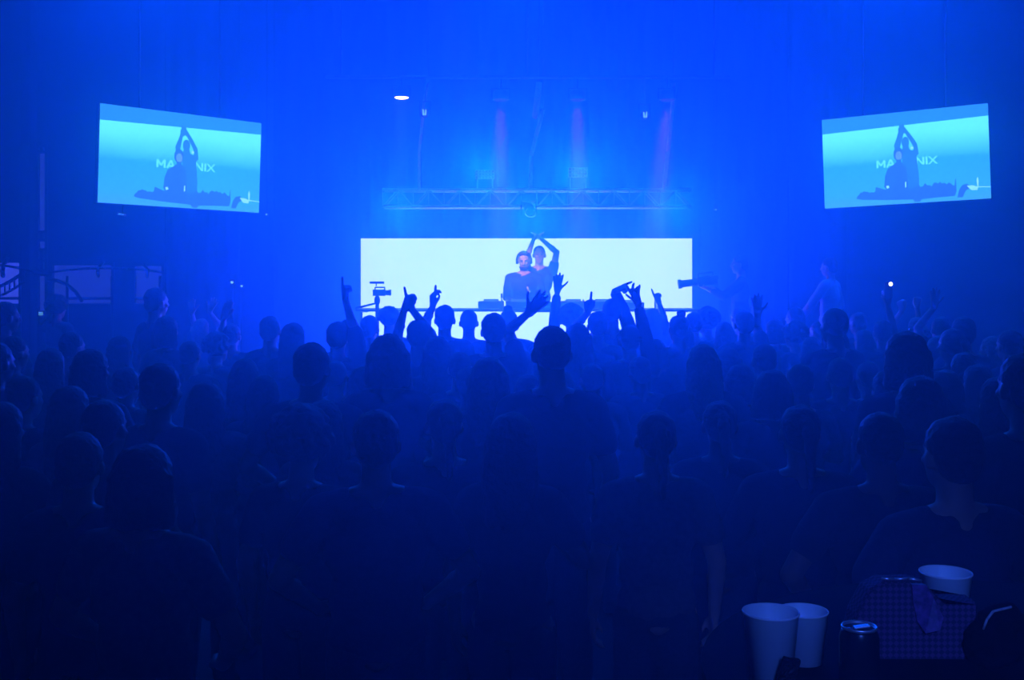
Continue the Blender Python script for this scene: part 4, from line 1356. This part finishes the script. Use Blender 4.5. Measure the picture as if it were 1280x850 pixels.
# quilted bag
def quilt_mat():
    m = bpy.data.materials.new('quilted dark leather')
    m.use_nodes = True
    nt = m.node_tree
    bs = nt.nodes['Principled BSDF']
    tc = nt.nodes.new('ShaderNodeTexCoord')
    mp = nt.nodes.new('ShaderNodeMapping'); mp.inputs['Rotation'].default_value = (0, PI / 4, 0); mp.inputs['Scale'].default_value = (1, 1, 1)
    ck = nt.nodes.new('ShaderNodeTexChecker'); ck.inputs['Scale'].default_value = 130
    ck.inputs['Color1'].default_value = (0.035, 0.02, 0.05, 1); ck.inputs['Color2'].default_value = (0.11, 0.05, 0.13, 1)
    nt.links.new(tc.outputs['Object'], mp.inputs['Vector']); nt.links.new(mp.outputs[0], ck.inputs['Vector'])
    nt.links.new(ck.outputs['Color'], bs.inputs['Base Color'])
    bs.inputs['Roughness'].default_value = 0.8
    bs.inputs['Specular IOR Level'].default_value = 0.2
    return m


QM = quilt_mat()
dq = 2.04
bl, br = P(1062, 850, dq), P(1192, 850, dq)
t = thing('quilted_bag', 'dark quilted handbag with a violet facet painted as lit between the can and the rear cup', 'bag', ((bl.x + br.x) / 2, dq, TT))


def face_pts(pts, d):
    o_ = Vector(((bl.x + br.x) / 2, dq, TT))
    return [P(x, y, d) - o_ for x, y in pts]


outline = [(1063, 838), (1062, 790), (1068, 765), (1084, 735), (1102, 725), (1134, 724), (1150, 726), (1166, 741), (1176, 749), (1214, 750), (1216, 838)]
bm = bmesh.new()
for k, (dd, sh) in enumerate(((0.0, 1.0), (0.012, 1.02), (0.055, 1.02), (0.068, 0.98))):
    ring = []
    for v in face_pts(outline, dq):
        ring.append(bm.verts.new((v.x * sh, dd - 0.02, max(0.004, v.z * (0.97 if sh < 1.01 else 1.0)))))
    if k == 0:
        bm.faces.new(ring)
    else:
        for i in range(len(ring)):
            j = (i + 1) % len(ring)
            bm.faces.new((prev[i], prev[j], ring[j], ring[i]))
    prev = ring
bm.faces.new(prev)
bmesh.ops.triangulate(bm, faces=bm.faces[:])
obj('body', bm, QM, t)
bm = bmesh.new()
pv = face_pts([(1134, 726), (1152, 727), (1161, 743), (1170, 764), (1166, 780), (1148, 784), (1141, 772), (1136, 750)], dq)
r0 = [bm.verts.new((v.x, -0.024 - (0.012 if 2 < i < 6 else 0.0), v.z)) for i, v in enumerate(pv)]
r1 = [bm.verts.new((v.x, -0.014, v.z)) for v in pv]
bm.faces.new(r0)
for i in range(len(r0)):
    bm.faces.new((r0[i], r0[(i + 1) % len(r0)], r1[(i + 1) % len(r0)], r1[i]))
bmesh.ops.triangulate(bm, faces=bm.faces[:])
obj('lit_facet', bm, mat('violet painted as lit', (0.12, 0.045, 0.17), 0.5, noise=0.5, nscale=90), t)['label'] = 'violet facet painted as lit'  # lit facet of the bag put in as a paler colour
bm = bmesh.new()
pts = face_pts([(1102, 723), (1118, 724), (1136, 723), (1152, 726)], dq)
for a_, c_ in zip(pts[:-1], pts[1:]):
    tube(bm, a_, c_, 0.0022)
obj('zip_edge', bm, M['alu'], t, True)
# dark crumpled pouch at the right edge
p = P(1252, 800, 2.0)
t = thing('crumpled_pouch', 'black crumpled pouch at the far right end of the near table', 'bag', (p.x, 2.0, TT))
bm = bmesh.new()
ball(bm, (0, 0, 0.055), (0.048, 0.04, 0.058), sub=4); ball(bm, (-0.02, 0, 0.04), (0.045, 0.04, 0.045), sub=4)
me = remesh(bm, 0.004, 'pouch', M['tcloth'], 2, (0.02, 0.014)); obj_me('pouch', me, t)
bm = bmesh.new()
pp = [Vector((-0.045, -0.03, 0.075)), Vector((-0.040, -0.033, 0.092)), Vector((-0.028, -0.03, 0.105)), Vector((-0.012, -0.028, 0.108)), Vector((0.004, -0.028, 0.112))]
for a_, c_ in zip(pp[:-1], pp[1:]):
    cap(bm, a_, c_, 0.0022, 0.0022)
obj('drawstring', bm, M['grey'], t, True)

# ================================================================== haze, light, camera
w = bpy.data.worlds.new('haze')
SC.world = w
w.use_nodes = True
nt = w.node_tree
nt.nodes['Background'].inputs['Color'].default_value = (0, 0, 0, 1)
nt.nodes['Background'].inputs['Strength'].default_value = 0
vs = nt.nodes.new('ShaderNodeVolumeScatter')
vs.inputs['Color'].default_value = (0.15, 0.75, 1.0, 1)
vs.inputs['Density'].default_value = HAZE
vs.inputs['Anisotropy'].default_value = ANI
nt.links.new(vs.outputs[0], nt.nodes['World Output'].inputs['Volume'])

BLUE = (0.0, 0.068, 1.0)
for x, y, z, tx, ty, tz_, pw, sz in UNSEEN_WASH:
    spot_lamp('unseen_wash_lamp', (x, y, z), (tx, ty, tz_), pw, BLUE, sz, 1.0, 0.25)
for x, y, z, tx, ty, tz_, pw, sz in TRUSS_AND_ADDED_LAMPS:
    spot_lamp('truss_and_added_lamp', (x, y, z), (tx, ty, tz_), pw, (0.0, 0.05, 1.0), sz, 1.0, 0.30)
spot_lamp('front_lamp', (-1.2, 9.0, 6.2), (0.20, 15.1, 2.15), FRONT, (0.42, 0.5, 1.0), 7, 0.7, 0.08)
spot_lamp('added_cup_lamp', (0.35, -1.0, 2.85), (0.80, 1.93, TT - 0.02), CUP_FILL, (0.03, 0.12, 1.0), 22, 0.9, 0.2)  # unseen lamp added behind the camera to brighten the cups

cam = bpy.data.cameras.new('camera')
cam.sensor_width = 36
cam.lens = 36 * F / 1280
cam.shift_y = -(HZ - 425) / 1280 * -1
cam.clip_start = 0.05
co = bpy.data.objects.new('camera', cam)
co.location = (0, 0, EYE)
co.rotation_euler = (PI / 2, 0, 0)
COL.objects.link(co)
SC.camera = co
vw = SC.view_settings
vw.view_transform = 'Standard'
vw.look = 'None'
vw.gamma = 1
vw.exposure = 0
vw.use_curve_mapping = False
SC.cycles.max_bounces = 4
SC.cycles.volume_bounces = 0
SC.cycles.use_denoising = True
